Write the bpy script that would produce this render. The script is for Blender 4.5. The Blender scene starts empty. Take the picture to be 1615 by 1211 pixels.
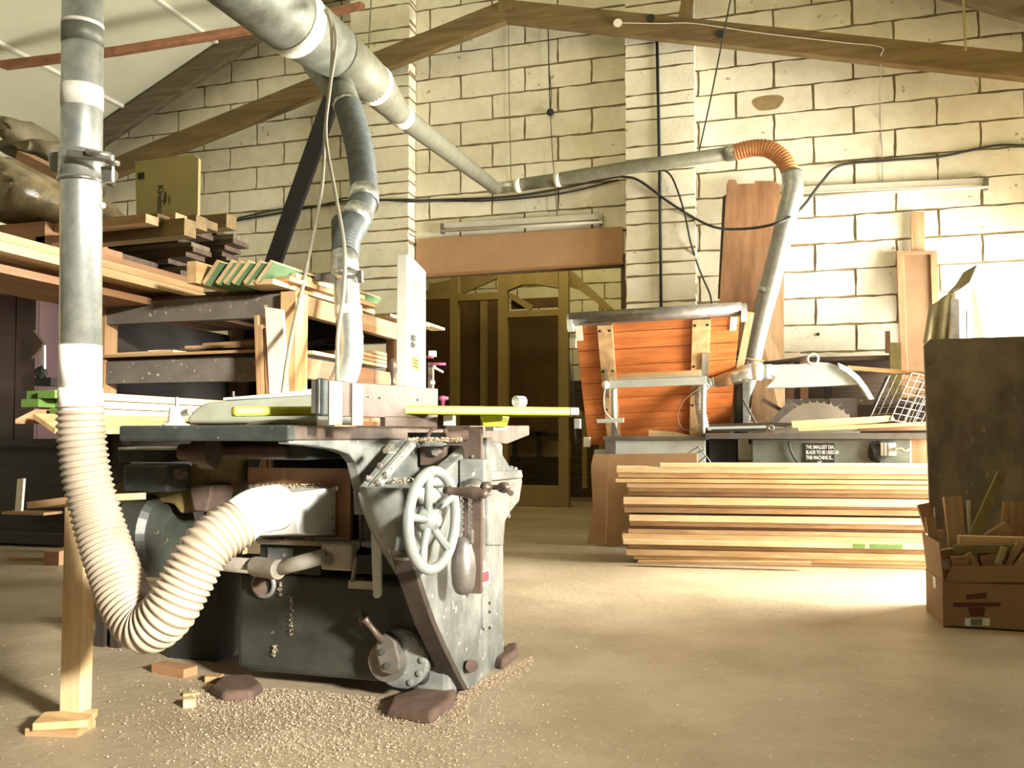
import bpy, math, random
from mathutils import Vector, Matrix
random.seed(7)
S = bpy.context.scene
COL = S.collection
# ---------------------------------------------------------------- camera
F = 1350.0; TH = math.radians(16.4); PT = math.radians(2.0); CZ = .82
SH = (84.5-F*math.tan(PT))/1615
fw = Vector((-math.sin(TH)*math.cos(PT), math.cos(TH)*math.cos(PT), math.sin(PT)))
rt = Vector((math.cos(TH), math.sin(TH), 0))
upv = rt.cross(fw)
cam = bpy.data.cameras.new('camera'); co = bpy.data.objects.new('camera', cam); COL.objects.link(co)
co.location = (0, 0, CZ)
co.rotation_euler = Matrix((rt, upv, -fw)).transposed().to_euler()
cam.sensor_width = 36; cam.lens = 36*F/1615; cam.shift_y = SH; cam.clip_start = .05
S.camera = co
# ---------------------------------------------------------------- world, lights, exposure
W = bpy.data.worlds.new('world'); S.world = W; W.use_nodes = True
W.node_tree.nodes['Background'].inputs[0].default_value = (1, .84, .44, 1)
W.node_tree.nodes['Background'].inputs[1].default_value = .07
S.view_settings.view_transform = 'Standard'; S.view_settings.look = 'None'
S.view_settings.exposure = 0.38; S.view_settings.gamma = 1; S.view_settings.use_curve_mapping = False
def area(name, loc, tgt, sx, sy, power, col, spread=180):
    l = bpy.data.lights.new(name, 'AREA'); l.shape = 'RECTANGLE'; l.size = sx; l.size_y = sy
    l.energy = power; l.color = col; l.spread = math.radians(spread)
    o = bpy.data.objects.new(name, l); COL.objects.link(o); o.location = loc
    d = (Vector(tgt)-Vector(loc)); o.rotation_euler = d.to_track_quat('-Z', 'Y').to_euler()
    return o
area('daylight_far_doorway', (3.12, 6.1, 1.15), (-1.0, 5.2, .1), 2.3, 2.0, 900, (1, .97, .86), 140)
area('daylight_side_window', (7.0, -2.5, 3.2), (-1.7, 2.1, .5), 1.0, .8, 800, (1, .96, .84), 90)
area('upper_wall_fill', (-2.0, 2.6, 4.5), (-1.8, 7.4, 3.2), 3.0, 2.0, 28, (1, .87, .48), 150)  # added fill lamp that brightens the upper back wall, no real fitting
area('yellow_room_light', (-2.2, 9.2, 3.9), (-2.3, 10.5, 1.2), 2.5, 2.0, 42, (1, .84, .36))

# ---------------------------------------------------------------- pixel helpers (room frame: X along back wall, Y into room)
def ray(x, y):
    return fw + rt*((x-807.5)/F) + upv*((605.5-y)/F+SH*1615/F)
def P(x, y, X=None, Y=None, Z=None, D=None):
    r = ray(x, y)
    if X is not None: t = X/r.x
    elif Y is not None: t = Y/r.y
    elif Z is not None: t = (Z-CZ)/r.z
    else: t = D
    return Vector((0, 0, CZ)) + r*t
def px(n, D): return n/F*D
# ---------------------------------------------------------------- materials
MATS = {}
def mat(name, c1, c2=None, scale=8, rough=.6, metal=0, bump=.15, stretch=(1,1,1), contrast=.5, emit=0, bscale=None, rnd=0, specks=None):
    m = bpy.data.materials.new(name); m.use_nodes = True; MATS[name] = m
    nt = m.node_tree; N = nt.nodes; L = nt.links; b = N['Principled BSDF']
    b.inputs['Roughness'].default_value = rough; b.inputs['Metallic'].default_value = metal
    c2 = c2 or tuple(v*.75 for v in c1)
    tc = N.new('ShaderNodeTexCoord'); mp = N.new('ShaderNodeMapping'); mp.inputs['Scale'].default_value = stretch
    L.new(tc.outputs['Object'], mp.inputs['Vector'])
    if rnd:
        oi = N.new('ShaderNodeObjectInfo'); vm = N.new('ShaderNodeVectorMath'); vm.operation = 'ADD'
        sc = N.new('ShaderNodeMath'); sc.operation = 'MULTIPLY'; sc.inputs[1].default_value = 37
        L.new(oi.outputs['Random'], sc.inputs[0]); L.new(tc.outputs['Object'], vm.inputs[0]); L.new(sc.outputs[0], vm.inputs[1])
        L.new(vm.outputs[0], mp.inputs['Vector'])
    n = N.new('ShaderNodeTexNoise'); n.inputs['Scale'].default_value = scale; n.inputs['Detail'].default_value = 6
    n.inputs['Roughness'].default_value = .62
    L.new(mp.outputs[0], n.inputs['Vector'])
    r = N.new('ShaderNodeValToRGB'); e = r.color_ramp.elements
    e[0].position = .5-(.30-.2*contrast); e[1].position = .5+(.30-.2*contrast)
    e[0].color = (*c2, 1); e[1].color = (*c1, 1)
    L.new(n.outputs['Fac'], r.inputs[0]); out = r.outputs[0]
    if rnd:
        hv = N.new('ShaderNodeHueSaturation'); mr = N.new('ShaderNodeMapRange')
        mr.inputs['To Min'].default_value = 1-rnd; mr.inputs['To Max'].default_value = 1+rnd*.5
        L.new(oi.outputs['Random'], mr.inputs[0]); L.new(mr.outputs[0], hv.inputs['Value']); L.new(out, hv.inputs['Color']); out = hv.outputs[0]
    if specks:
        sn = N.new('ShaderNodeTexNoise'); sn.inputs['Scale'].default_value = specks[1]; sn.inputs['Detail'].default_value = 3
        L.new(mp.outputs[0], sn.inputs['Vector'])
        sr = N.new('ShaderNodeValToRGB'); sr.color_ramp.elements[0].position = specks[2]; sr.color_ramp.elements[1].position = specks[2]+.05
        L.new(sn.outputs['Fac'], sr.inputs[0])
        mx = N.new('ShaderNodeMixRGB'); mx.inputs[2].default_value = (*specks[0], 1)
        L.new(sr.outputs[0], mx.inputs[0]); L.new(out, mx.inputs[1]); out = mx.outputs[0]
    L.new(out, b.inputs['Base Color'])
    if emit:
        L.new(out, b.inputs['Emission Color']); b.inputs['Emission Strength'].default_value = emit
    if bump:
        bp = N.new('ShaderNodeBump'); bp.inputs['Strength'].default_value = bump; bp.inputs['Distance'].default_value = .01
        if bscale:
            n2 = N.new('ShaderNodeTexNoise'); n2.inputs['Scale'].default_value = bscale; n2.inputs['Detail'].default_value = 5
            L.new(mp.outputs[0], n2.inputs['Vector']); L.new(n2.outputs['Fac'], bp.inputs['Height'])
        else: L.new(n.outputs['Fac'], bp.inputs['Height'])
        L.new(bp.outputs[0], b.inputs['Normal'])
    return m
def wood(name, c1, c2, rough=.65, s=14):
    for ax, st in (('x', (.12, 1.6, 1.6)), ('y', (1.6, .12, 1.6)), ('z', (1.6, 1.6, .12))):
        mat(name+'_'+ax, c1, c2, s, rough, 0, .12, st, .9, rnd=.12)
mat('floor', (.46,.38,.265), (.24,.18,.105), 1.3, .48, 0, .25, contrast=.3, bscale=30, specks=((.74,.67,.50), 60, .68))
mat('block', (.84,.80,.66), (.73,.68,.53), 5, .85, 0, .35, contrast=.8, bscale=60, rnd=.06, specks=((.42,.35,.22), 17, .685))
mat('mortar', (.30,.235,.13), (.20,.15,.075), 20, .95, 0, .6)
mat('ceiling', (.60,.60,.45), (.54,.54,.40), 2, .9, 0, .05)
wood('truss', (.19,.125,.045), (.115,.075,.025))
wood('greytimber', (.16,.13,.08), (.09,.07,.04))
wood('redstrip', (.26,.11,.05), (.17,.07,.03))
wood('pine', (.60,.40,.20), (.44,.26,.11))
wood('palepine', (.70,.52,.30), (.56,.38,.19))
wood('tan', (.46,.29,.15), (.33,.19,.085))
wood('brown', (.38,.20,.10), (.28,.14,.065))
wood('dark', (.11,.07,.04), (.05,.03,.018))
wood('verydark', (.035,.024,.017), (.02,.014,.01))  # shade inside the rack and low at the left put into the colour
wood('orange', (.62,.20,.05), (.44,.125,.032), .45)
wood('whiteboard', (.86,.80,.66), (.76,.68,.52))
mat('hardboard', (.38,.22,.11), (.31,.17,.08), 6, .7, 0, .05)
mat('doorboard', (.46,.27,.14), (.40,.23,.115), 5, .7, 0, .05)
mat('galv', (.66,.69,.66), (.48,.52,.50), 26, .36, .8, .06, contrast=.8)
mat('galvdull', (.23,.24,.20), (.15,.155,.12), 12, .55, .35, .1, contrast=.9)
mat('ductgrey', (.25,.25,.19), (.18,.175,.12), 14, .6, .2, .1)
mat('tape', (.86,.84,.76), (.74,.70,.60), 12, .45, 0, .3)
mat('foil', (.72,.73,.70), (.42,.43,.41), 26, .3, .8, .8, contrast=1)
mat('hose', (.43,.36,.28), (.30,.235,.165), 9, .45, 0, .05)
mat('hoseblue', (.145,.165,.16), (.08,.095,.095), 20, .45, 0, .1)
mat('hoseorange', (.60,.27,.11), (.45,.18,.07), 12, .5, 0, .1)
mat('hosegrey', (.55,.56,.52), (.36,.37,.34), 20, .4, .4, .1)
mat('cuffwhite', (.90,.90,.86), (.82,.81,.76), 6, .4, 0, .03)
mat('castgreen', (.045,.049,.038), (.018,.019,.014), 5, .42, 0, .2, contrast=.6, specks=((.11,.09,.06), 30, .70))
mat('castgrey', (.25,.26,.24), (.12,.128,.118), 7, .36, .1, .25, contrast=.9, specks=((.66,.60,.48), 34, .66))
mat('tabledge', (.14,.10,.075), (.08,.055,.04), 12, .5, .3, .2, contrast=.9)
mat('tabledark', (.055,.065,.06), (.028,.034,.031), 14, .45, .2, .2, specks=((.3,.3,.26), 50, .68))
mat('steel', (.26,.24,.215), (.16,.14,.12), 20, .4, .6, .15)
mat('steelbrown', (.13,.09,.07), (.08,.055,.042), 14, .42, .3, .12)
mat('wheelgrey', (.34,.36,.34), (.27,.29,.27), 10, .35, .35, .08)
mat('rust', (.13,.078,.055), (.07,.042,.03), 16, .75, .1, .4)
mat('black', (.018,.017,.014), (.010,.009,.008), 10, .7, 0, .1)
mat('rubber', (.035,.032,.026), (.022,.02,.016), 10, .6, 0, .1)
mat('cablegrey', (.36,.34,.28), (.28,.26,.20), 10, .5, 0, .05)
mat('yellow', (.66,.72,.045), (.42,.46,.03), 16, .45, 0, .1, contrast=.8)
mat('yellowdirt', (.20,.14,.035), (.10,.07,.025), 9, .7, 0, .3)
mat('greygreen', (.36,.38,.30), (.27,.28,.21), 9, .55, 0, .1)
mat('cream', (.80,.80,.72), (.70,.69,.60), 9, .5, 0, .08)
mat('glassdull', (.27,.27,.22), (.20,.20,.16), 5, .25, 0, .05)
mat('fluor', (.62,.59,.50), (.52,.49,.40), 9, .4, 0, .02)
mat('purple', (.105,.055,.055), (.060,.032,.034), 3, .5, 0, .08, (1,1,.3))
mat('beamgrey', (.17,.145,.12), (.11,.09,.07), 8, .8, 0, .3, specks=((.50,.42,.30), 45, .655))
mat('card', (.30,.175,.085), (.25,.14,.065), 5, .8, 0, .06)
mat('yellowcard', (.36,.30,.13), (.30,.25,.10), 5, .8, 0, .05)
mat('inkdark', (.05,.04,.025), None, 5, .8, 0, 0)
mat('inkred', (.12,.03,.022), None, 15, .8, 0, 0)
mat('inkwhite', (.85,.84,.78), None, 5, .7, 0, 0)
mat('green', (.11,.20,.035), (.07,.14,.025), 12, .7, 0, .1)
mat('greenedge', (.16,.26,.13), (.10,.18,.08), 12, .7, 0, .1)
mat('olive', (.22,.18,.05), (.13,.10,.03), 18, .7, 0, .2)
mat('boarddark', (.34,.265,.18), (.05,.036,.024), 3.4, .36, 0, .25, (1,1,.6), contrast=.3, specks=((.30,.25,.18), 34, .68))  # stain mottling; paler blotches also stand in for sheen on the board
mat('sawbody', (.155,.165,.135), (.10,.105,.085), 6, .5, 0, .15)
mat('sawtable', (.12,.105,.09), (.08,.07,.06), 12, .5, .2, .1)
mat('guardblue', (.40,.46,.46), (.34,.40,.40), 18, .4, 0, .03)
mat('blade', (.52,.47,.38), (.42,.37,.29), 8, .4, .5, .05)
mat('chrome', (.70,.70,.66), (.5,.5,.47), 12, .25, .9, .03)
mat('lightgrey', (.55,.57,.52), (.45,.46,.42), 8, .5, 0, .06)
mat('khaki', (.30,.26,.16), (.22,.19,.11), 10, .9, 0, .3)
mat('dusty', (.46,.41,.34), (.30,.26,.21), 14, .7, .1, .3)
mat('doorbrown', (.27,.155,.08), (.21,.115,.055), 5, .6, 0, .05)
mat('columnwhite', (.62,.62,.55), (.52,.52,.45), 9, .5, 0, .08)
mat('whitecloth', (.88,.87,.82), (.82,.80,.74), 6, .8, 0, .1)
mat('wrap', (.24,.19,.10), (.12,.09,.05), 7, .3, 0, .8, contrast=1)
mat('rag', (.21,.17,.10), (.12,.10,.06), 10, .8, 0, .6)
mat('shaving', (.66,.52,.38), (.46,.33,.22), 40, .8, 0, 0)
mat('purpleclamp', (.34,.06,.15), None, 12, .4, 0, 0)
mat('red', (.55,.06,.07), None, 12, .5, 0, 0)
mat('stain', (.34,.24,.11), (.22,.15,.07), 10, .9, 0, .3)
M = MATS
# ---------------------------------------------------------------- mesh builders
class MB:
    def __init__(s): s.v = []; s.f = []
    def add(s, vs, fs):
        o = len(s.v); s.v += [tuple(v) for v in vs]; s.f += [tuple(i+o for i in f) for f in fs]; return s
    def hexa(s, p):   # 4 bottom, 4 top
        return s.add(p, [(3,2,1,0),(4,5,6,7),(0,1,5,4),(1,2,6,5),(2,3,7,6),(3,0,4,7)])
    def box(s, a, b):
        x0,x1 = sorted((a[0],b[0])); y0,y1 = sorted((a[1],b[1])); z0,z1 = sorted((a[2],b[2]))
        return s.hexa([(x0,y0,z0),(x1,y0,z0),(x1,y1,z0),(x0,y1,z0),(x0,y0,z1),(x1,y0,z1),(x1,y1,z1),(x0,y1,z1)])
    def beam(s, a, b, w, h, up=(0,0,1)):  # w sideways, h along up
        a = Vector(a); b = Vector(b); d = (b-a).normalized(); u = Vector(up)
        sd = d.cross(u).normalized()*w/2; uu = sd.cross(d).normalized()*h/2
        return s.hexa([a-sd-uu, a+sd-uu, b+sd-uu, b-sd-uu, a-sd+uu, a+sd+uu, b+sd+uu, b-sd+uu])
    def prism(s, pts, d):
        d = Vector(d); n = len(pts); A = [Vector(p) for p in pts]; B = [p+d for p in A]
        nr = Vector((0,0,0))
        for i in range(n): nr += A[i].cross(A[(i+1)%n])
        if nr.dot(d) > 0: A.reverse(); B.reverse()
        return s.add(A+B, [tuple(range(n)), tuple(range(2*n-1, n-1, -1))]+[(i, n+i, n+(i+1)%n, (i+1)%n) for i in range(n)])
    def tube(s, pts, rad, n=12, cap=True, up=None):
        pts = [Vector(p) for p in pts]; m = len(pts)
        R = rad if callable(rad) else (lambda i: rad[i] if isinstance(rad, (list, tuple)) else rad)
        t = [(pts[min(i+1,m-1)]-pts[max(i-1,0)]).normalized() for i in range(m)]
        u = t[0].orthogonal().normalized(); vs = []
        for i in range(m):
            u = (u - t[i]*u.dot(t[i]))
            u = u.normalized() if u.length > 1e-6 else t[i].orthogonal().normalized()
            w = t[i].cross(u)
            for k in range(n):
                a = 2*math.pi*k/n; vs.append(pts[i]+(u*math.cos(a)+w*math.sin(a))*R(i))
        fs = [(i*n+k, i*n+(k+1)%n, (i+1)*n+(k+1)%n, (i+1)*n+k) for i in range(m-1) for k in range(n)]
        if cap: fs += [tuple(range(n-1,-1,-1)), tuple((m-1)*n+k for k in range(n))]
        return s.add(vs, fs)
    def lathe(s, o, ax, prof, n=24):  # prof (dist along ax, r)
        o = Vector(o); ax = Vector(ax).normalized()
        return s.tube2([o+ax*a for a, r in prof], [r for a, r in prof], ax, n)
    def tube2(s, cs, rs, ax, n):
        u = ax.orthogonal().normalized(); w = ax.cross(u); vs = []
        for c, r in zip(cs, rs):
            for k in range(n):
                a = 2*math.pi*k/n; vs.append(c+(u*math.cos(a)+w*math.sin(a))*max(r,1e-4))
        m = len(cs)
        fs = [(i*n+k, i*n+(k+1)%n, (i+1)*n+(k+1)%n, (i+1)*n+k) for i in range(m-1) for k in range(n)]
        fs += [tuple(range(n-1,-1,-1)), tuple((m-1)*n+k for k in range(n))]
        return s.add(vs, fs)
    def torus(s, c, nrm, R, r, n=40, k=12, a0=0, a1=2*math.pi):
        c = Vector(c); nrm = Vector(nrm).normalized(); u = nrm.orthogonal().normalized(); w = nrm.cross(u); vs = []
        closed = abs(a1-a0) > 6.28; cnt = n if closed else n+1
        for i in range(cnt):
            a = a0+(a1-a0)*i/n; d = u*math.cos(a)+w*math.sin(a)
            for j in range(k):
                b = 2*math.pi*j/k; vs.append(c+d*(R+r*math.cos(b))+nrm*r*math.sin(b))
        fs = [(i*k+j, ((i+1)%cnt)*k+j, ((i+1)%cnt)*k+(j+1)%k, i*k+(j+1)%k) for i in range(n) for j in range(k)]
        return s.add(vs, fs)
    def ball(s, c, r, sz=(1,1,1), n=14, jit=0):
        vs = []; fs = []
        for i in range(n//2+1):
            th = math.pi*i/(n//2)
            for k in range(n):
                a = 2*math.pi*k/n; q = 1+random.uniform(-jit, jit)
                vs.append((c[0]+r*q*sz[0]*math.sin(th)*math.cos(a), c[1]+r*q*sz[1]*math.sin(th)*math.sin(a), c[2]+r*q*sz[2]*math.cos(th)))
        for i in range(n//2):
            for k in range(n): fs.append((i*n+k, (i+1)*n+k, (i+1)*n+(k+1)%n, i*n+(k+1)%n))
        return s.add(vs, fs)
    def build(s, name, m, parent=None, bevel=0, smooth=False, origin=None, seg=2):
        me = bpy.data.meshes.new(name); org = Vector((0,0,0))
        if parent is None:
            if origin is None:
                xs = [v[0] for v in s.v]; ys = [v[1] for v in s.v]; zs = [v[2] for v in s.v]
                org = Vector(((min(xs)+max(xs))/2, (min(ys)+max(ys))/2, min(zs)))
            else: org = Vector(origin)
        me.from_pydata([tuple(Vector(v)-org) for v in s.v], [], s.f); me.update()
        if smooth:
            for p in me.polygons: p.use_smooth = len(p.vertices) <= 4
        me.materials.append(M[m] if isinstance(m, str) else m)
        o = bpy.data.objects.new(name, me); COL.objects.link(o)
        if parent is None: o.location = org
        else:
            o.parent = parent
            if parent.type == 'EMPTY': o.location = -parent.location
            else:
                wo = parent.get('_w', 0)
                o.location = -parent.location if parent.parent is None else (0,0,0)
        if bevel:
            md = o.modifiers.new('bevel', 'BEVEL'); md.width = bevel; md.segments = seg; md.limit_method = 'ANGLE'
        return o
def tag(o, label=None, cat=None, group=None, kind=None):
    if label: o['label'] = label
    if cat: o['category'] = cat
    if group: o['group'] = group
    if kind: o['kind'] = kind
    return o
def thing(name, label, cat, loc=(0,0,0), group=None):
    o = bpy.data.objects.new(name, None); COL.objects.link(o); o.location = loc; o.empty_display_size = .1
    return tag(o, label, cat, group)
def struct(o): o['kind'] = 'structure'; return o
def spline(pts, n=10):
    pts = [Vector(p) for p in pts]; out = []
    q = [pts[0]*2-pts[1]]+pts+[pts[-1]*2-pts[-2]]
    for i in range(1, len(q)-2):
        a,b,c,d = q[i-1:i+3]
        for k in range(n):
            t = k/n
            out.append(.5*((2*b)+(c-a)*t+(2*a-5*b+4*c-d)*t*t+(3*b-a-3*c+d)*t**3))
    out.append(pts[-1]); return out
def resample(pts, step):
    out = [pts[0]]; acc = 0
    for a, b in zip(pts, pts[1:]):
        L = (b-a).length; 
        while acc+L >= step:
            t = (step-acc)/L; a = a+(b-a)*t; out.append(a); L = (b-a).length; acc = 0
        acc += L
    out.append(pts[-1]); return out
def polyY(pix, Y): return [P(x, y, Y=Y) for x, y in pix]
def polyX(pix, X): return [P(x, y, X=X) for x, y in pix]
def boxY(m, x0, y0, x1, y1, Y, d):   # box whose front face at plane Y covers the pixels
    a = P(x0, y1, Y=Y); b = P(x1, y0, Y=Y); c = P((x0+x1)/2, y0, Y=Y).z; e = P((x0+x1)/2, y1, Y=Y).z
    return m.box((a.x, Y, e), (b.x, Y+d, c))
def text_mesh(name, s, size, m, parent, loc, rot, extrude=.0006, sx=1, align='LEFT'):
    cu = bpy.data.curves.new(name, 'FONT'); cu.body = s; cu.size = size; cu.extrude = extrude; cu.align_x = align; cu.offset = size*.02
    t = bpy.data.objects.new(name, cu); COL.objects.link(t)
    bpy.context.view_layer.update()
    me = bpy.data.meshes.new_from_object(t.evaluated_get(bpy.context.evaluated_depsgraph_get()))
    bpy.data.objects.remove(t)
    me.transform(Matrix.Translation(Vector(loc)) @ rot.to_4x4() @ Matrix.Diagonal((sx,1,1,1)))
    me.materials.clear(); me.materials.append(M[m])
    o = bpy.data.objects.new(name, me); COL.objects.link(o); o.parent = parent
    if parent.type == 'EMPTY': o.location = -parent.location
    elif parent.parent is None: o.location = -parent.location
    return o
RFRONT = Matrix(((1,0,0),(0,0,-1),(0,1,0)))       # text facing -Y
def plank(name, a, b, w, h, m, label, group, up=(0,0,1), parent=None, cat='timber'):
    o = MB().beam(a, b, w, h, up).build(name, m, parent)
    if parent is None: tag(o, label, cat, group)
    return o
# ================================================================= SETTING
YW = 7.48; XL = -7.5; XR = 3.2; XA = -2.163
def roof(x): return 6.1-.467*abs(x-XA)
fl = struct(MB().box((XL, -2.5, -.12), (XR, 13, 0)).build('floor', 'floor', origin=(0,0,0)))
bed = P(1348, 338, Y=YW); bx, bz = bed.x, bed.z
BH, BL = .225, .625
ox0, ox1 = P(657, 430, Y=YW).x-.01, P(981, 415, Y=YW).x+.02; oz = P(980, 415, Y=YW).z
def block_mesh(w, h, d=.05, seed=0):
    r = random.Random(seed); j = .005; pts = []
    def side(a, b, n):
        for i in range(n):
            t = i/n; pts.append((a[0]+(b[0]-a[0])*t+r.uniform(-j,j), a[1]+(b[1]-a[1])*t+r.uniform(-j,j)))
    g = .009
    side((g,g),(w-g,g),7); side((w-g,g),(w-g,h-g),3); side((w-g,h-g),(g,h-g),7); side((g,h-g),(g,g),3)
    n = len(pts)
    me = bpy.data.meshes.new('block')
    me.from_pydata([(x, 0, z) for x, z in pts]+[(x, d, z) for x, z in pts], [], [tuple(range(n))]+[(i, n+i, n+(i+1)%n, (i+1)%n) for i in range(n)])
    me.update(); me.materials.append(M['block']); return me
FULL = [block_mesh(BL, BH, seed=i) for i in range(7)]
CACHE = {}
def place_block(x, z, w, h, y, parent, name='block', rnd=None):
    if abs(w-BL) < .01 and abs(h-BH) < .01: me = random.choice(FULL)
    else:
        k = (round(w,2), round(h,3))
        if k not in CACHE: CACHE[k] = block_mesh(k[0], k[1], seed=len(CACHE)+50)
        me = CACHE[k]
    o = bpy.data.objects.new(name, me); COL.objects.link(o); o.parent = parent
    o.location = Vector((x, y+random.uniform(-.003,.003), z))-parent.location
    return o
def wall_mesh():
    # mortar slab with opening and gable
    m = MB(); y = YW+.012; d = .2
    def slab(pts): m.prism([(x, y, z) for x, z in pts], (0, d, 0))
    slab([(XL,0),(ox0,0),(ox0,roof(ox0)-.02),(XL,roof(XL)-.02)])
    slab([(ox1,0),(XR,0),(XR,roof(XR)-.02),(ox1,roof(ox1)-.02)])
    slab([(ox0,oz),(ox1,oz),(ox1,roof(ox1)-.02),(XA,roof(XA)-.02),(ox0,roof(ox0)-.02)])
    return m
wb = struct(wall_mesh().build('wall_back', 'mortar', origin=(0, YW, 0)))
nb = 0
k0 = int(-bz/BH); z00 = bz+k0*BH-BH
r = -1
rows = []
z = bz
while z > .2: z -= BH
zi = z
row = 0
while zi < 5.4:
    idx = round((zi-bz)/BH)
    off = 0 if idx % 2 else BL/2      # row just below bz (idx=-1) has joints at bx
    x = bx+off-math.ceil((bx+off+6.95)/BL)*BL
    while x < 2.75:
        a, b = x, x+BL
        x = b
        # clip to opening
        segs = [(a, b)]
        if zi+BH*.6 < oz and zi < oz-.05:
            segs = [(p, q) for p, q in ((a, min(b, ox0)), (max(a, ox1), b)) if q-p > .04]
        for p, q in segs:
            top = max(roof(p), roof(q))+.3
            if zi > top-.33: continue
            if zi < .9 and p < -2: continue
            if nb >= 300: continue
            h = BH if zi+BH < top-.03 else max(.06, top-.03-zi)
            if zi < oz < zi+BH and p > ox0-.1 and q < ox1+.1:
                place_block(p, oz+.004, q-p, zi+BH-oz-.004, YW, wb); nb += 1; continue
            place_block(p, zi, q-p, h, YW, wb); nb += 1
    zi += BH
print('blocks', nb)
# stains and holes on the wall
MB().tube2([P(1290, 527, Y=YW-.008), P(1290, 527, Y=YW-.002)], [.014, .014], Vector((0,1,0)), 16).build('drill_hole', 'black', wb)
c = P(1211, 162, Y=YW-.004); pts = [(c.x+.125*math.cos(a)*(1+.12*math.sin(3*a)), c.y, c.z+.075*math.sin(a)*(1+.15*math.cos(2*a))) for a in [i*math.tau/22 for i in range(22)]]
MB().prism(pts, (0, .004, 0)).build('brown_patch', 'stain', wb)
# pilasters
def pilaster(name, x0, x1, zb):
    yf = YW-.17; top = P((x0+x1)/2, 60, Y=yf).z+1.3
    a = P(x0, 200, Y=yf).x; b = P(x1, 200, Y=yf).x
    t = min(roof(a), roof(b))-.02
    pl = struct(MB().box((a+.012, yf+.012, 0), (b-.012, YW+.02, t)).build(name, 'mortar', origin=((a+b)/2, yf, 0)))
    z = zb-int(zb/.45)*.45; seq = [.225,.1125,.1125]; i = 0
    while z < t-.1:
        h = seq[i%3]; i += 1
        h = min(h, t-z)
        me = block_mesh(b-a, h, .16, i); o = bpy.data.objects.new('block', me); COL.objects.link(o); o.parent = pl
        o.location = Vector((a, yf+random.uniform(-.003,.003), z))-pl.location
        z += h
    return pl
pilaster('wall_pilaster_right', 985, 1097, bz+.225)
pilaster('wall_pilaster_left', 550, 646, bz+.225)
# lintel board over the opening
m = MB(); y = YW-.03
m.prism([P(657,377,Y=y), P(982,357,Y=y), P(982,414,Y=y), P(657,435,Y=y)], (0,.022,0))
lb = m.build('opening_fascia_board', 'doorboard'); tag(lb, 'brown fibreboard sheet over the top of the opening to the next room', 'board')
MB().prism([P(657,434,Y=y-.01), P(984,413.5,Y=y-.01), P(984,416.5,Y=y-.01), P(657,437.5,Y=y-.01)], (0,.03,0)).build('edge_strip', 'brown_x', lb)
o = MB().box((P(979,450,Y=YW).x, YW+.01, 0), (P(986,450,Y=YW).x, YW+.14, oz)).build('trim_1', 'dark_z'); struct(o)
# ceiling slopes
for nm, xa, xb in (('ceiling_left', XL, XA), ('ceiling_right', XA, XR)):
    c = struct(MB().prism([(xa, -2.5, roof(xa)), (xb, -2.5, roof(xb)), (xb, 13, roof(xb)), (xa, 13, roof(xa))], (0,0,.06)).build(nm, 'ceiling', origin=(0,0,roof(xb))))
    if 'left' in nm:
        for q in ((60, 98), (285, 25)):
            # find X on the ceiling plane for this pixel ray
            rr = ray(*q); t = (6.1-.467*(XA)-CZ)/(rr.z-.467*rr.x) if False else None
            # z = 6.1+.467*(x-XA)
            t = (6.1-.467*XA-CZ)/(rr.z-.467*rr.x); X = rr.x*t
            MB().box((X-.02, 0, roof(X)-.022), (X+.02, YW-.05, roof(X)+.01)).build('cover_strip', 'cream', c)
struct(MB().box((XL-.15, -2.5, 0), (XL, 13, roof(XL))).build('wall_left', 'block', origin=(XL,0,0)))
m = MB()
m.box((XR, 1.05, 0), (XR+.15, 4.95, roof(XR))); m.box((XR, -2.5, 0), (XR+.15, -.95, roof(XR))); m.box((XR, -.95, 0), (XR+.15, 1.05, 1.6)); m.box((XR, 7.35, 0), (XR+.15, 13, roof(XR)))
m.box((XR, -.95, 2.55), (XR+.15, 1.05, roof(XR))); m.box((XR, 4.95, 2.85), (XR+.15, 7.35, roof(XR)))
struct(m.build('wall_right', 'block', origin=(XR,0,0)))
# ================================================================= NEXT ROOM
YN = 11.6
wn = struct(MB().box((XL, YN+.012, 0), (XR, YN+.2, 5)).build('wall_far_room', 'mortar', origin=(0,YN,0)))
zi = 1.6; row = 0
while zi < 3.6:
    x = -4.9+(.3125 if row%2 else 0)
    while x < -.9:
        place_block(x, zi, BL, BH, YN, wn); x += BL
    zi += BH; row += 1
struct(MB().box((XL, YN-.02, 0), (XR, YN+.012, 1.6)).build('trim_2', 'dark_x'))
YP = 9.87
pt = thing('stud_partition', 'open timber stud partition with dark panels seen through the doorway', 'partition', P(890,800,Z=0))
def pb(name, x0, y0, x1, y1, mt, Y=YP, d=.09):
    return boxY(MB(), x0, y0, x1, y1, Y, d).build(name, mt, pt)
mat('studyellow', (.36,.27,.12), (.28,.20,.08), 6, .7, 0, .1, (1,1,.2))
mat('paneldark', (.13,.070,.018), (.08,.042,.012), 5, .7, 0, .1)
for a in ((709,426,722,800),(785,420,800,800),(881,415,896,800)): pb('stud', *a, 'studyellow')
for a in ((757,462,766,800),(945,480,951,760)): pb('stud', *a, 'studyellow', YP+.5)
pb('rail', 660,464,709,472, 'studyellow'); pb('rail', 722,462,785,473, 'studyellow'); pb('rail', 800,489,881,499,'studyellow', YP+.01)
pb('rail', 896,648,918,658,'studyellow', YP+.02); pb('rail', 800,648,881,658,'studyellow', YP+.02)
o = MB().prism(polyY([(800,424),(881,420),(881,454),(845,448),(822,449),(800,458)], YP), (0,.09,0)).build('gable_board', 'studyellow', pt)
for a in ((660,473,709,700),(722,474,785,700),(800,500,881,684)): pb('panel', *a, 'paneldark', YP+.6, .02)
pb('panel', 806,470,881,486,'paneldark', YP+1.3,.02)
pb('low_board', 790,765,881,796, 'studyellow', YP+.03, .03)
pb('stud', 918,652,925,770, 'studyellow', YP+.9)
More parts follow.
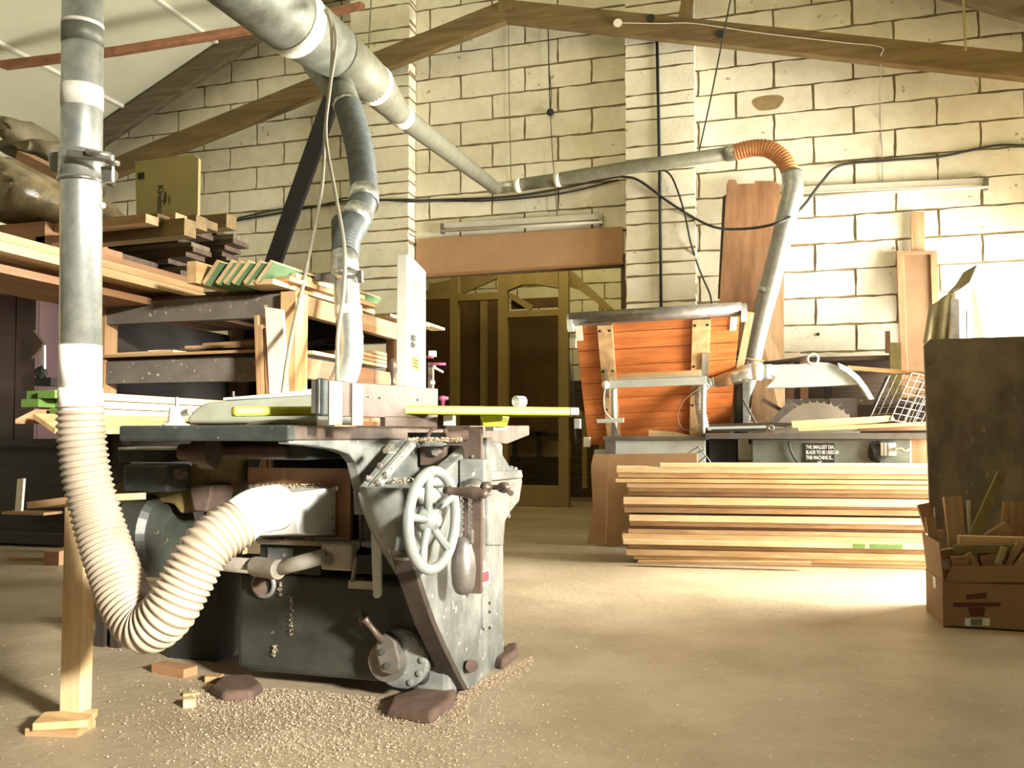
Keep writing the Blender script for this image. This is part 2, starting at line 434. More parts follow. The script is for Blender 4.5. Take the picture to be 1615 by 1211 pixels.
pb('rail', 780,695,900,720, 'studyellow', YP+.8, .03)
rf = thing('far_room_truss', 'sloping yellow lit roof timbers in the room beyond the opening', 'roof truss', P(893,420,Y=YP+.2))
MB().prism(polyY([(893,418),(893,450),(912,456),(955,488),(968,488)], YP+.2), (0,.05,0)).build('rafter', 'studyellow', rf)
MB().prism(polyY([(676,448),(790,424),(790,436),(722,466),(676,466)], YP+1.0), (0,.05,0)).build('rafter', 'studyellow', rf)
MB().prism(polyY([(800,468),(835,490),(842,482),(806,462)], YP+1.2), (0,.05,0)).build('rafter', 'studyellow', rf)
tr = thing('black_trestle', 'black metal trestle frame standing beyond the stud partition', 'trestle', P(830,780,Y=YP-.4))
for a in ((846,682,853,762),(808,690,815,762)): boxY(MB(), *a, YP+.2, .03).build('leg', 'black', tr)
boxY(MB(), 808,680,853,687, YP+.2, .3).build('top_bar', 'black', tr)
# ================================================================= ROOF TRUSS
YT = 7.13
rt_ = thing('roof_truss', 'brown timber roof truss in front of the block gable wall', 'roof truss', (XA, YT, 3.55))
def chord(name, a, b, h, mt, y=YT, w=.09):
    a = P(*a, Y=y); b = P(*b, Y=y); d = (b-a).normalized(); n = Vector((-d.z, 0, d.x)); n = n if n.z > 0 else -n
    a = a-d*.0; return MB().prism([a, b, b-n*h, a-n*h], (0, w, 0)).build(name, mt, rt_)
def pL(x, z, y=YT): return Vector((x, y, z))
lz = 4.70
for s, x in (('l', XL+.05), ('r', XR-.05)):
    zz = lz-.247*abs(x-XA); a = pL(XA, lz); b = pL(x, zz)
    MB().prism([a, b, b-Vector((0,0,.19)), a-Vector((0,0,.19))], (0,.09,0)).build('lower_chord', 'truss_x', rt_)
    a = pL(XA, roof(XA)-.03); b = pL(x, roof(x)-.03)
    MB().prism([a, b, b-Vector((0,0,.21)), a-Vector((0,0,.21))], (0,.09,0)).build('upper_chord', 'greytimber_x', rt_)
MB().box((XA-.06, YT-.02, lz-.1), (XA+.06, YT+.1, roof(XA)-.1)).build('king_post', 'truss_z', rt_)
MB().prism([pL(XA+1.2,5.35), pL(XA+1.32,5.3), pL(XA+1.65,4.2), pL(XA+1.53,4.2)], (0,-.05,0)) # unused shape kept out of scene
MB().beam((XA+1.55, YT+.03, 4.27), (XA+1.72, YT+.03, 5.2), .05, .1, (1,0,0)).build('web', 'truss_z', rt_)
for x in (1026, 1135):
    c = P(x, 28 if x == 1026 else 53, Y=YT-.01); MB().tube2([c, c+Vector((0,.02,0))], [.035,.035], Vector((0,1,0)), 14).build('bolt_plate', 'black', rt_)
br = MB().prism([P(0,95,Y=5.6), P(180,73,Y=5.9), P(430,33,Y=6.6), P(568,2,Y=7.0), P(568,10,Y=7.0), P(430,44,Y=6.6), P(180,84,Y=5.9), P(0,107,Y=5.6)], (.02,.06,0)).build('roof_brace', 'redstrip_x')
tag(br, 'thin red brown timber strip slung under the white ceiling', 'brace')
dd_ = P(428,424,Y=7.25)-P(545,95,Y=7.0); m = MB().beam(P(545,95,Y=7.0), P(545,95,Y=7.0)+dd_*(P(545,95,Y=7.0).z/-dd_.z), .05, .16, (1,0,0)); ds = m.build('diagonal_strut', 'black')
tag(ds, 'black diagonal strut leaning against the block wall behind the blue flexible hose', 'strut')
# strut second leg of truss on the left
# ================================================================= WALL FITTINGS
def cable(name, pts, r, mt, label, cat='cable', n=8, group=None, parent=None):
    o = MB().tube(spline(pts, 8), r, n).build(name, mt, parent, smooth=True)
    if parent is None: tag(o, label, cat, group)
    return o
yc = YW-.02; yp = YW-.19
cable('wall_cable', [P(370,348,Y=yc),P(430,338,Y=yc),P(500,325,Y=yc),P(545,317,Y=yp),P(645,315,Y=yp),P(665,316,Y=yc),P(790,311,Y=yc),P(870,300,Y=yc),P(960,281,Y=yc-.05),P(985,279,Y=yp),P(1010,286,Y=yp-.02),P(1060,322,Y=yp-.02),P(1120,356,Y=yp-.02),P(1170,361,Y=6.9),P(1225,352,Y=6.6),P(1262,330,Y=6.85),P(1295,288,Y=7.3),P(1325,261,Y=yc),P(1400,253,Y=yc),P(1480,247,Y=yc),P(1540,235,Y=yc),P(1580,229,Y=yc),P(1640,231,Y=yc)], .011, 'rubber', 'long black cable looping right across the block wall and dipping past the steel pipe')
cable('wall_cable', [P(375,344,Y=yc),P(440,330,Y=yc),P(520,322,Y=yc),P(548,312,Y=yp),P(645,318,Y=yp),P(700,317,Y=yc),P(780,316,Y=yc),P(880,306,Y=yc),P(975,284,Y=yc)], .008, 'rubber', 'thinner black cable running beside the long one behind the hanging hose')
cable('drop_cable', [P(1043,266,Y=yp-.02),P(1060,280,Y=yp-.02),P(1078,330,Y=yp-.02),P(1090,385,Y=yp-.02),P(1105,430,Y=yc-.05),P(1120,465,Y=yc-.05),P(1123,490,Y=yc-.05)], .008, 'rubber', 'black cable dropping from the grey duct beside the right pilaster')
o = MB().tube([P(1036,55,Y=yp), P(1040,265,Y=yp), P(1043,500,Y=yp)], .013, 10).build('conduit_pipe', 'black', smooth=True); tag(o, 'straight black conduit running down the right pilaster', 'conduit')
ps = thing('pull_cord', 'dark cord with round black knob hanging down the wall above the opening', 'cord', P(868,177,Y=YW-.05))
MB().tube([P(864,20,Y=YW-.04), P(866,120,Y=YW-.04), P(868,177,Y=YW-.04)], .006, 6).build('cord', 'rubber', ps)
MB().tube([P(866,110,Y=YW-.045), P(870,150,Y=YW-.045), P(868,177,Y=YW-.045)], .004, 6).build('cord', 'rubber', ps)
MB().tube([P(868,177,Y=YW-.04), P(871,240,Y=YW-.04), P(879,345,Y=YW-.04)], .004, 6).build('cord', 'rubber', ps)
MB().ball(P(868,177,Y=YW-.05), .034).build('knob', 'black', ps, smooth=True)
o = MB().tube2([P(974,36,Y=YT-.05), P(974,36,Y=YT)], [.035,.038], Vector((0,1,0)), 18).build('ceiling_rose', 'cream'); tag(o, 'small round white junction fitting under the right chord of the roof truss', 'fitting')
cable('white_wire', [P(980,36,Y=YT-.02),P(1040,37,Y=YT-.01),P(1095,37,Y=YT-.01),P(1200,52,Y=YT-.01),P(1320,66,Y=YT-.01),P(1388,74,Y=YT-.01),P(1389,88,Y=YT-.01)], .004, 'fluor', 'thin white wire clipped along the right chord of the roof truss', n=6)
cable('lamp_wire', [P(1389,88,Y=YT),P(1388,180,Y=YW-.02),P(1391,240,Y=YW-.02),P(1392,288,Y=YW-.02)], .004, 'cablegrey', 'thin wire hanging to the long lamp on the right part of the wall', n=6)
cable('ceiling_rope', [P(1519,-10,Y=YT-.1),P(1521,40,Y=YT-.1),P(1523,80,Y=YT-.1)], .009, 'yellowcard', 'short pale cord end hanging over the right truss chord', n=6)
cable('hanging_rope', [P(586,-10,Y=6.9),P(583,50,Y=6.9),P(580,95,Y=6.9)], .007, 'rag', 'short brown rope hanging down to the big grey duct', n=6)
cable('duct_chain', [P(1153,-5,Y=6.9),P(1140,60,Y=6.95),P(1120,160,Y=7.0),P(1101,245,Y=7.0)], .007, 'rubber', 'dark slanting chain holding up the grey duct beside the right pilaster', cat='chain', n=6)
cable('wall_string', [P(802,30,Y=YW-.02),P(803,160,Y=YW-.02),P(806,290,Y=YW-.02)], .004, 'rag', 'thin cord down the wall left of the black round knob', cat='cord', n=6)
def tubelight(name, x0, y0, x1, y1, label):
    a = P(x0, y0, Y=YW-.03); b = P(x1, y1, Y=YW-.03)
    t = thing(name, label, 'lamp', (a+b)/2)
    MB().beam(a, b, .045, .05).build('batten', 'fluor', t)
    o = Vector((0,-.035,-.055)); MB().tube([a+o, b+o], .013, 12).build('tube', 'fluor', t, smooth=True)
    d = (b-a).normalized()
    for q in (a, b-d*.03): MB().beam(q+o*.5, q+d*.03+o*.5, .05, .09).build('end_cap', 'steel', t)
tubelight('fluorescent_lamp', 697, 357, 951, 342, 'unlit fluorescent lamp on the wall above the brown fibreboard sheet')
tubelight('fluorescent_lamp', 1242, 301, 1557, 286, 'long unlit fluorescent lamp on the white wall right of the steel pipe')
# ================================================================= MAIN DUCT
ZD = 2.97
md = thing('overhead_duct', 'large grey dust extraction duct tapering towards the back wall with pale tape bands', 'duct', P(590,140,Z=ZD))
def ax(x): # centre line of the duct passes these pixels at Z=ZD
    return P(x, 35+(x-455)*(108/135.) if x < 590 else 143+(x-590)*(152/190.), Z=ZD)
a = P(395,-22,Z=ZD); b0 = P(460,32,Z=ZD); c0 = P(592,135,Z=ZD); d0 = P(632,182,Z=ZD); e0 = P(782,297,Z=ZD)
dv = (e0-b0).normalized()
ra = px(54, 4.4); 
MB().tube([a-dv*1.2, a, b0, c0-dv*.5], [ra*1.0, ra, ra*.98, ra*.86], 32).build('main_pipe', 'galvdull', md, smooth=True)
MB().tube([c0-dv*.5, c0, d0, e0], [ra*.86, px(31,5.3), px(17,5.9), px(10,7.3)], 28).build('taper_pipe', 'ductgrey', md, smooth=True)
for q, rr, w in ((b0, ra*1.01, .05), (c0-dv*.05, px(32.5,5.2), .05), (d0-dv*.02, px(18.5,5.85), .07)):
    MB().tube([q-dv*w, q+dv*w], rr, 30).build('tape_band', 'tape', md, smooth=True)
# elbow and horizontal run along wall
h0 = P(782,297,Y=7.2); h1 = P(872,284,Y=7.12); h2 = P(1000,263,Y=6.98); h3 = P(1165,240,Y=6.85)
rd = thing('wall_duct', 'grey dust duct running level along the wall from the taper to the orange hose', 'duct', P(960,270,Y=7.1))
MB().tube([P(772,297,Y=7.15), P(800,296,Y=7.15), P(815,293,Y=7.14)], [.05,.056,.056], 20).build('elbow', 'foil', rd, smooth=True)
MB().tube([P(812,293,Y=7.14), h1, h2, h3], [px(10.5,7.2), px(10.5,7.1), px(10.7,6.95), px(10.8,6.6)], 20).build('pipe', 'ductgrey', rd, smooth=True)
for x, y in ((816,293),(879,284)):
    MB().tube([P(x-4,y+.6,Y=7.1), P(x+4,y-.6,Y=7.1)], px(11.3,7.1), 20).build('tape_band', 'tape', rd, smooth=True)
MB().tube([P(1146,242,Y=6.86), P(1166,239,Y=6.84)], px(13,6.6), 20).build('coupling', 'foil', rd, smooth=True)
mat('galvpipe', (.40,.41,.38), (.28,.29,.27), 24, .35, .6, .06)
# orange hose and drop pipe
oh = [P(1160,240,Y=6.84), P(1185,234,Y=6.82), P(1208,234,Y=6.8), P(1228,244,Y=6.78), P(1243,262,Y=6.76), P(1249,285,Y=6.74)]
rp = resample(spline(oh, 10), .006)
fh = MB().tube(rp, lambda i: px(13.5,6.5)+.0035*math.cos(i*math.pi/2), 24).build('orange_hose', 'hoseorange', smooth=True); tag(fh, 'short orange flexible hose bending from the wall duct down to the steel pipe', 'hose')
fp = thing('drop_pipe', 'leaning galvanised steel pipe going down behind the rip saw', 'pipe', P(1175,640,Y=6.5))
MB().tube(spline([P(1249,272,Y=6.75), P(1250,300,Y=6.73), P(1240,345,Y=6.75), P(1222,420,Y=6.82), P(1190,545,Y=6.95), P(1175,640,Y=7.02), P(1172,675,Y=7.03)], 6), px(15.5,6.6), 24).build('pipe', 'galvpipe', fp, smooth=True)
for q in (((1250,290),(1249,316)), ((1213,454),(1210,463))):
    yq = 6.74 if q[0][1] < 300 else 6.86
    MB().tube([P(*q[0],Y=yq), P(*q[1],Y=yq+.01)], px(16.3,6.65), 24).build('seam_band', 'foil', fp, smooth=True)
# branch hose
bp = thing('branch_duct', 'grey Y-branch stub under the overhead duct', 'duct', P(545,150,D=4.9))
MB().tube([P(505,95,D=5.0), P(535,140,D=4.85), P(550,172,D=4.75)], [px(30,5), px(25,4.8), px(21.5,4.7)], 26).build('branch_pipe', 'galvdull', bp, smooth=True)
MB().tube([P(547,165,D=4.77), P(549,171,D=4.75)], px(22.5,4.7), 26).build('clip', 'foil', bp, smooth=True)
hb = thing('blue_flexible_hose', 'dark blue grey ribbed hose hanging in an S bend under the overhead duct', 'hose', P(570,300,D=4.6))
pts = spline([P(550,170,D=4.75),P(560,205,D=4.62),P(568,240,D=4.48),P(573,280,D=4.32),P(574,310,D=4.18),P(564,345,D=4.02),P(549,372,D=3.9),P(544,402,D=3.82)], 14)
rp = resample(pts, .0055)
MB().tube(rp, lambda i: px(20.5,4.72-.9*i/max(1,len(rp)))+.005*math.cos(i*math.pi/2), 28).build('ribbed_tube', 'hoseblue', hb, smooth=True)
for q in ((574,305,573,322,24),(566,336,556,352,24),):
    MB().tube([P(q[0],q[1],D=4.2-(q[1]-305)*.005), P(q[2],q[3],D=4.14-(q[1]-305)*.005)], px(q[4],4.17-(q[1]-305)*.005), 24).build('silver_tape', 'foil', hb, smooth=True)
MB().tube([P(541,352,D=4.05), P(543,395,D=3.9)], px(19,3.95), 24).build('spare_cuff', 'rubber', hb, smooth=True)
dp = thing('machine_drop_duct', 'galvanised pipe with silver taped collar dropping behind the planer fence', 'duct', P(550,600,D=4.2))
MB().tube([P(543,400,D=3.83), P(545,432,D=3.8)], px(21.5,3.82), 26).build('silver_collar', 'foil', dp, smooth=True)
m = MB(); m.tube([P(545,428,D=3.79), P(545,442,D=3.79)], px(24,3.79), 26); m.build('clamp_ring', 'chrome', dp, smooth=True)
MB().beam(P(498,437,D=3.75), P(530,441,D=3.75), .03, .03).build('gate_handle', 'steel', dp)
MB().beam(P(568,427,D=3.75), P(569,446,D=3.75), .02, .02, (1,0,0)).build('gate_tab', 'chrome', dp)
MB().tube(spline([P(546,440,D=3.79),P(548,480,D=3.76),P(552,530,D=3.72),P(552,560,D=3.70),P(545,590,D=3.66),P(530,620,D=3.6),P(515,650,D=3.55)], 6), px(20.5,3.72), 26).build('pipe', 'galv', dp, smooth=True)
for q in ((549,484,550,498,21.6,'tape'),(552,531,552,533,21.4,'foil'),(551,556,551,558,21.4,'foil')):
    MB().tube([P(q[0],q[1],D=3.75), P(q[2],q[3],D=3.745)], px(q[4],3.75), 24).build('band', q[5], dp, smooth=True)
# cords over the duct
cable('hanging_cable', [P(513,16,D=4.25),P(522,40,D=4.15),P(523,110,D=4.1),P(513,200,D=4.1),P(507,300,D=4.0),P(482,430,D=3.7),P(458,540,D=3.3),P(443,645,D=2.95)], .0085, 'cablegrey', 'grey cable hung over the big duct and slanting left down to the planer table')
cable('hanging_cable', [P(515,16,D=4.25),P(530,60,D=4.12),P(520,140,D=4.08),P(514,215,D=4.05),P(530,310,D=3.95),P(543,390,D=3.62),P(542,460,D=3.56),P(533,530,D=3.4),P(532,612,D=3.1)], .0085, 'cablegrey', 'grey cable hung over the big duct and dropping straight down in front of the pipe')
# ================================================================= LEFT PIPE, GATE, HOSE
DP = 2.2
lp = thing('vertical_duct', 'shiny galvanised extraction pipe standing up at the left with white tape bands', 'duct', P(128,640,D=DP))
def lpt(y): return P(131-4*min(y,420)/420., y, D=DP)
MB().tube([lpt(-60), lpt(270), lpt(650)], [px(30,DP), px(30.3,DP), px(30.5,DP)], 40).build('pipe', 'galv', lp, smooth=True)
for y0, y1, r_, mt in ((38,44,31,'tape'),(44,72,30.8,'galvdull'),(138,172,31,'tape'),(545,612,31.4,'cuffwhite'),(612,652,32.5,'whitecloth')):
    MB().tube([lpt(y0), lpt(y1)], px(r_,DP), 40).build('tape_band' if mt!='galvdull' else 'sleeve', mt, lp, smooth=True)
g = thing('blast_gate', 'shiny steel blast gate clamped round the left galvanised pipe', 'gate', lpt(262))
MB().tube([lpt(240), lpt(284)], px(33,DP), 36).build('collar', 'galv', g, smooth=True)
MB().tube([lpt(283), lpt(288)], px(34.5,DP), 36).build('rim', 'chrome', g, smooth=True)
dz = -.045
MB().prism([P(75,240,D=DP),P(100,237,D=DP),P(100,274,D=DP),P(84,273,D=DP),P(77,266,D=DP)], (0,.012,0)).build('left_lug', 'chrome', g, bevel=.002)
MB().prism([P(158,262,D=DP-.03),P(176,260,D=DP-.03),P(176,286,D=DP-.03),P(160,288,D=DP-.03)], (0,.012,0)).build('right_lug', 'chrome', g, bevel=.002)
MB().beam(P(106,242,D=DP-.075), P(180,250,D=DP-.065), .016, .02).build('slide_bar', 'steel', g, bevel=.004)
MB().tube([P(136,240,D=DP-.08), P(174,246,D=DP-.07)], .009, 12).build('handle', 'chrome', g, smooth=True)
MB().tube([P(174,254,D=DP-.05), P(187,258,D=DP-.05)], .007, 12).build('screw', 'chrome', g, smooth=True)
MB().ball(P(162,324,D=DP-.03), .008).build('tape_flag', 'tape', lp)
hs = thing('flexible_hose', 'cream ribbed flexible hose hanging in a U from the left pipe to the planer outlet', 'hose', P(222,1030,D=2.15))
hp = [P(127,640,D=2.2),P(129,690,D=2.2),P(137,750,D=2.2),P(150,805,D=2.2),P(165,855,D=2.18),P(184,910,D=2.14),P(202,955,D=2.1),P(232,988,D=2.06),P(266,965,D=2.04),P(295,915,D=2.05),P(322,868,D=2.07),P(350,842,D=2.1),P(378,824,D=2.13)]
rp = resample(spline(hp, 16), .0028)
n_ = len(rp); PER = 6
def hr(i):
    t = i/n_; base = .055+.006*min(1, t*1.6)
    return base+.0038*math.cos(i*2*math.pi/PER)
MB().tube(rp, hr, 36).build('ribbed_tube', 'hose', hs, smooth=True)
cf = [P(366,832,D=2.12), P(400,808,D=2.17), P(436,800,D=2.26)]
MB().tube(spline(cf, 6), [.058+.003*i/12 for i in range(13)], 36).build('white_cuff', 'cuffwhite', hs, smooth=True)
# post under the pile, with pads
t = thing('prop_post', 'planed pine prop post standing on wooden pads at the left', 'post', P(118,1132,Z=0))
a = P(119,1130,D=2.46); b = P(127,800,D=2.46); MB().beam((a.x,a.y,.03), (b.x,b.y,b.z), .068, .045, (0,1,0)).build('post', 'palepine_z', t)
for nm, c, zz, w, d, rot, mt in (('pad', P(104,1140,Z=.02), .02, .14, .10, .5, 'pine_x'), ('pad', P(96,1150,Z=.005), 0, .15, .09, .2, 'tan_x')):
    cx, sx = math.cos(rot), math.sin(rot); q = []
    for zt in (zz, zz+.02):
        for sx_, sy_ in ((-1,-1),(1,-1),(1,1),(-1,1)):
            x = sx_*w/2; y = sy_*d/2; q.append((c.x+x*cx-y*sx, c.y+x*sx+y*cx, zt))
    MB().hexa(q).build(nm, mt, t)
# ================================================================= THE PLANER
mat('lightmetal', (.86,.86,.80), (.72,.72,.66), 7, .35, .2, .06)
XT = -1.2; YB = 2.5
pl = thing('planer_machine', 'old cast iron planer with grey handwheel and white dust outlet', 'machine', (-1.25, 2.75, 0))
ZT = .853
yr = lambda x: P(x, 680, X=XT).y
y_end = yr(835); y_gap0 = yr(706); y_gap1 = yr(742)
# tables
m = MB(); XLt = P(190, 680, Y=2.0).x
m.box((XLt, 2.0, ZT-.042), (XT, y_gap0, ZT)); tb = m.build('infeed_table', 'tabledge', pl, bevel=.006)
MB().box((XLt-.001, 1.994, ZT-.043), (XT+.001, 2.03, ZT+.0005)).build('shaded_table_end', 'tabledark', pl, bevel=.006)  # shade of the near end face put into a darker slab
MB().prism(polyX([(742,671),(835,671),(835,686),(800,700),(742,692)], XT), (XLt-XT, 0, 0)).build('outfeed_table', 'tabledge', pl, bevel=.004)
MB().box((XLt+.03, 2.28, ZT-.10), (XT-.10, 2.52, ZT-.042)).build('table_underside', 'tabledark', pl, bevel=.01)
# side web with the arch
web = [(456,691),(700,690),(704,800),(574,812),(573,775),(567,750),(562,730),(552,717),(530,709),(495,703),(456,700)]
MB().prism(polyX(web, XT-.004), (-.035,0,0)).build('side_web', 'castgrey', pl, bevel=.004)
MB().prism(polyX([(742,690),(806,690),(788,702),(779,716),(776,745),(742,750)], XT-.004), (-.035,0,0)).build('outfeed_web', 'castgrey', pl, bevel=.004)
# near end: pillars and recess
X0b = P(372, 1000, Y=YB).x; X1b = P(672, 1000, Y=YB).x
zb1 = P(450, 905, Y=YB).z
MB().box((X0b, YB, .045), (X1b, 3.05, zb1)).build('base_casting', 'castgreen', pl, bevel=.025, seg=4)
MB().box((X0b-.02, YB+.25, zb1-.02), (-1.2, 3.6, ZT-.06)).build('inner_body', 'black', pl)  # black colour stands in for the shade inside the outlet recess
xl = P(335, 800, Y=YB).x
MB().prism(polyY([(322,700),(375,700),(345,760),(330,790),(330,905),(322,905)], YB+.1), (0,.2,0)).build('left_pillar', 'castgreen', pl)
# arch rib on the near end under the table
MB().prism(polyY([(300,697),(470,697),(560,712),(572,760),(572,860),(640,870),(640,905),(560,905),(560,870),(566,862),(562,745),(548,722),(470,710),(300,712)], YB-.03), (0,.06,0)).build('arch_rib', 'castgreen', pl, bevel=.004)
# wood board with silver outlet
wbd = boxY(MB(), 390, 738, 553, 850, YB+.06, .02).build('outlet_board', 'brown_z', pl)
hd = MB(); 
A = [P(x,y,Y=YB+.05) for x,y in ((395,770),(530,768),(530,845),(395,848))]
B = [P(x,y,Y=YB-.12) for x,y in ((400,780),(470,776),(470,842),(400,845))]
hd.add(A+B, [(0,1,2,3),(7,6,5,4),(0,4,5,1),(1,5,6,2),(2,6,7,3),(3,7,4,0)]); h = hd.build('outlet_hood', 'lightmetal', pl, bevel=.004)
boxY(MB(), 392, 766, 533, 772, YB+.045, .006).build('hood_flange', 'galv', h)
boxY(MB(), 392, 845, 533, 851, YB+.045, .006).build('hood_flange', 'galv', h)
for y in (783, 800, 818, 836): MB().ball(P(524, y, Y=YB+.03), .005).build('rivet', 'chrome', h)
# ledge below the outlet, tubes, brackets
boxY(MB(), 405, 853, 556, 861, YB-.03, .06).build('ledge', 'dusty', pl, bevel=.003)
boxY(MB(), 410, 861, 505, 905, YB+.0, .05).build('ledge_web', 'castgreen', pl)
npl = boxY(MB(), 422, 864, 462, 884, YB-.006, .005).build('blank_plate', 'castgrey', pl)
boxY(MB(), 505, 858, 555, 900, YB-.06, .09).build('lever_bracket', 'dusty', pl, bevel=.008)
boxY(MB(), 552, 853, 590, 878, YB-.03, .06).build('lever_arm', 'castgrey', pl, bevel=.006)
m = MB(); m.tube([P(252,884,Y=YB+.15), P(340,888,Y=YB+.02), P(412,894,Y=YB-.07)], px(13,2.6), 18); m.build('lift_tube', 'dusty', pl, smooth=True)
MB().tube([P(402,893,Y=YB-.06), P(440,898,Y=YB-.10)], px(17,2.55), 22).build('tube_collar', 'dusty', pl, bevel=.003)
MB().tube([P(430,899,Y=YB-.09), P(516,876,Y=YB-.05)], px(13,2.55), 18).build('lever_tube', 'dusty', pl, smooth=True)
MB().tube([P(518,883,Y=YB-.075), P(519,883,Y=YB-.05)], px(9,2.5), 6).build('hex_bolt', 'steel', pl)
MB().torus(P(416,922,Y=YB-.005), (0,1,0), px(19,2.7), px(4,2.7)).build('hole_rim', 'castgrey', pl, smooth=True)
MB().tube([P(416,922,Y=YB-.004), P(416,922,Y=YB+.002)], px(18,2.7), 20).build('hole', 'rust', pl)
# hanging strap and link
m = MB(); sp = [(583,800),(586,794),(593,792),(598,795),(601,801),(601,938),(597,943),(592,944),(588,940)]
m.prism(polyY(sp, YB-.10), (0,.012,0)); m.build('strap', 'lightgrey', pl, bevel=.002)
boxY(MB(), 549, 917, 599, 929, YB-.085, .012).build('link_bar', 'dusty', pl)
MB().tube([P(556,918,Y=YB-.08), P(562,880,Y=YB-.07)], px(4,2.5), 8).build('link_rod', 'steel', pl)
# right side casting
XS = -.93
side = [(662,772),(700,745),(750,700),(793,700),(795,1046),(770,1066),(742,1087),(732,1088),(722,1070),(700,1025),(682,985),(668,945),(655,905),(646,880),(650,850)]
MB().prism(polyX(side, XS), (-.05,0,0)).build('side_casting', 'castgrey', pl, bevel=.006, seg=3)
MB().box((X1b-.06, YB+.03, 0), (XS-.02, 3.02, .5)).build('side_core', 'castgrey', pl, bevel=.02)
# far bracket of the side
MB().prism(polyX([(768,690),(776,690),(806,738),(822,742),(824,760),(819,790),(806,806),(797,822),(794,860),(770,860)], XS+.01), (-.06,0,0)).build('fence_bracket', 'castgrey', pl, bevel=.004)
MB().prism(polyX([(772,744),(823,741),(825,753),(774,758)], XS+.03), (-.09,0,0)).build('bracket_top', 'castgrey', pl, bevel=.003)
for x, y in ((788,741),(806,738),(813,740)): MB().ball(P(x,y,X=XS), .010, jit=.1, n=8).build('nut', 'steel', pl)
MB().torus(P(802,812,X=XS), (1,0,0), .009, .005, 16, 8).build('eye_ring', 'steel', pl)
mat('flangedark', (.055,.038,.028), (.03,.022,.017), 14, .6, .1, .3)
edge_ = [(646,870),(655,905),(668,945),(682,985),(700,1025),(722,1070),(732,1088),(740,1088),(728,1066),(706,1020),(688,980),(674,940),(661,900),(652,868)]
MB().prism(polyX(edge_, XS+.004), (-.058,0,0)).build('flange_edge', 'flangedark', pl, bevel=.003)
# bowl shaped bracket behind the wheel
c = P(640, 765, D=2.5); r_ = px(74, 2.5)
zz = lambda y: P(640, y, D=2.5).z-c.z
MB().lathe(c, (0,0,1), [(0,r_*.98),(zz(778),r_),(zz(800),r_*.93),(zz(830),r_*.78),(zz(860),r_*.56),(zz(885),r_*.36),(zz(905),r_*.2)], 36).build('wheel_housing', 'castgrey', pl, smooth=True, bevel=.003)
# inclined way
MB().prism(polyX([(573,777),(576,768),(640,692),(704,694),(704,775),(592,780)], -1.10), (-.02,0,0)).build('inclined_way', 'castgrey', pl, bevel=.003)
MB().beam(P(583,777,X=-1.085), P(652,697,X=-1.085), .03, .016, (1,0,0)).build('way_rail', 'galv', pl, bevel=.002)
MB().beam(P(608,712,X=-1.07), P(618,702,X=-1.07), .012, .016, (1,0,0)).build('stop_bar', 'chrome', pl)
for x, y in ((599,735),(581,755),(608,750),(596,762),(620,762),(640,760)): MB().ball(P(x,y,X=-1.07), .011, n=8, jit=.15).build('bolt_head', 'steel', pl)
# hex bolt block
boxY(MB(), 662, 704, 701, 734, 2.62, .1).build('bolt_block', 'steelbrown', pl, bevel=.003)
MB().tube([P(687,712,Y=2.605), P(687,712,Y=2.62)], px(7.5,2.7), 6).build('hex_bolt', 'chrome', pl)
boxY(MB(), 700, 702, 735, 740, 2.68, .08).build('back_block', 'steel', pl)
boxY(MB(), 668, 768, 702, 810, 2.66, .08).build('gear_block', 'castgrey', pl, bevel=.005)
MB().lathe(P(708,742,Y=2.63), (0,1,0), [(0,.02),(.01,.028),(.04,.03)], 16).build('small_pulley', 'steel', pl, smooth=True)
# black box painting in the shade of the gap under the cutter, with lever
boxY(MB(), 643, 682, 700, 694, 2.62, .1).build('cutter_gap_shade', 'black', pl)
MB().tube(spline([P(672,694,D=2.7),P(682,677,D=2.7),P(700,674,D=2.7),P(704,688,D=2.7)],5), .006, 8).build('bent_rod', 'rust', pl, smooth=True)
MB().tube([P(700,690,D=2.7),P(735,686,D=2.75)], .018, 10).build('cutter_shaft', 'rust', pl, smooth=True)
# vertical bar with clamp
boxY(MB(), 731, 673, 759, 936, 2.6, .02).build('vertical_bar', 'steelbrown', pl, bevel=.002)
cb = boxY(MB(), 724, 724, 764, 784, 2.55, .08).build('clamp_block', 'castgrey', pl, bevel=.005)
MB().lathe(P(748,770,Y=2.55), (0,-1,0), [(0,px(17,2.6)),(.02,px(17,2.6)),(.025,px(9,2.6)),(.05,px(8,2.6))], 20).build('pulley', 'steel', pl, smooth=True)
MB().ball(P(745,720,Y=2.6), .007, n=8).build('pin', 'steel', pl)
c1 = P(762,768,Y=2.54); MB().lathe(c1, (1,-.1,0), [(0,.016),(.02,.018),(.022,.008),(.05,.008),(.055,.014),(.07,.018),(.085,.014),(.09,.006)], 16).build('clamp_screw', 'steelbrown', pl, smooth=True)
c1 = P(790,765,Y=2.52); c2 = P(806,778,Y=2.48); MB().tube([c1, (c1+c2)/2, c2], [.008,.006,.009], 10).build('clamp_lever', 'steelbrown', pl, smooth=True)
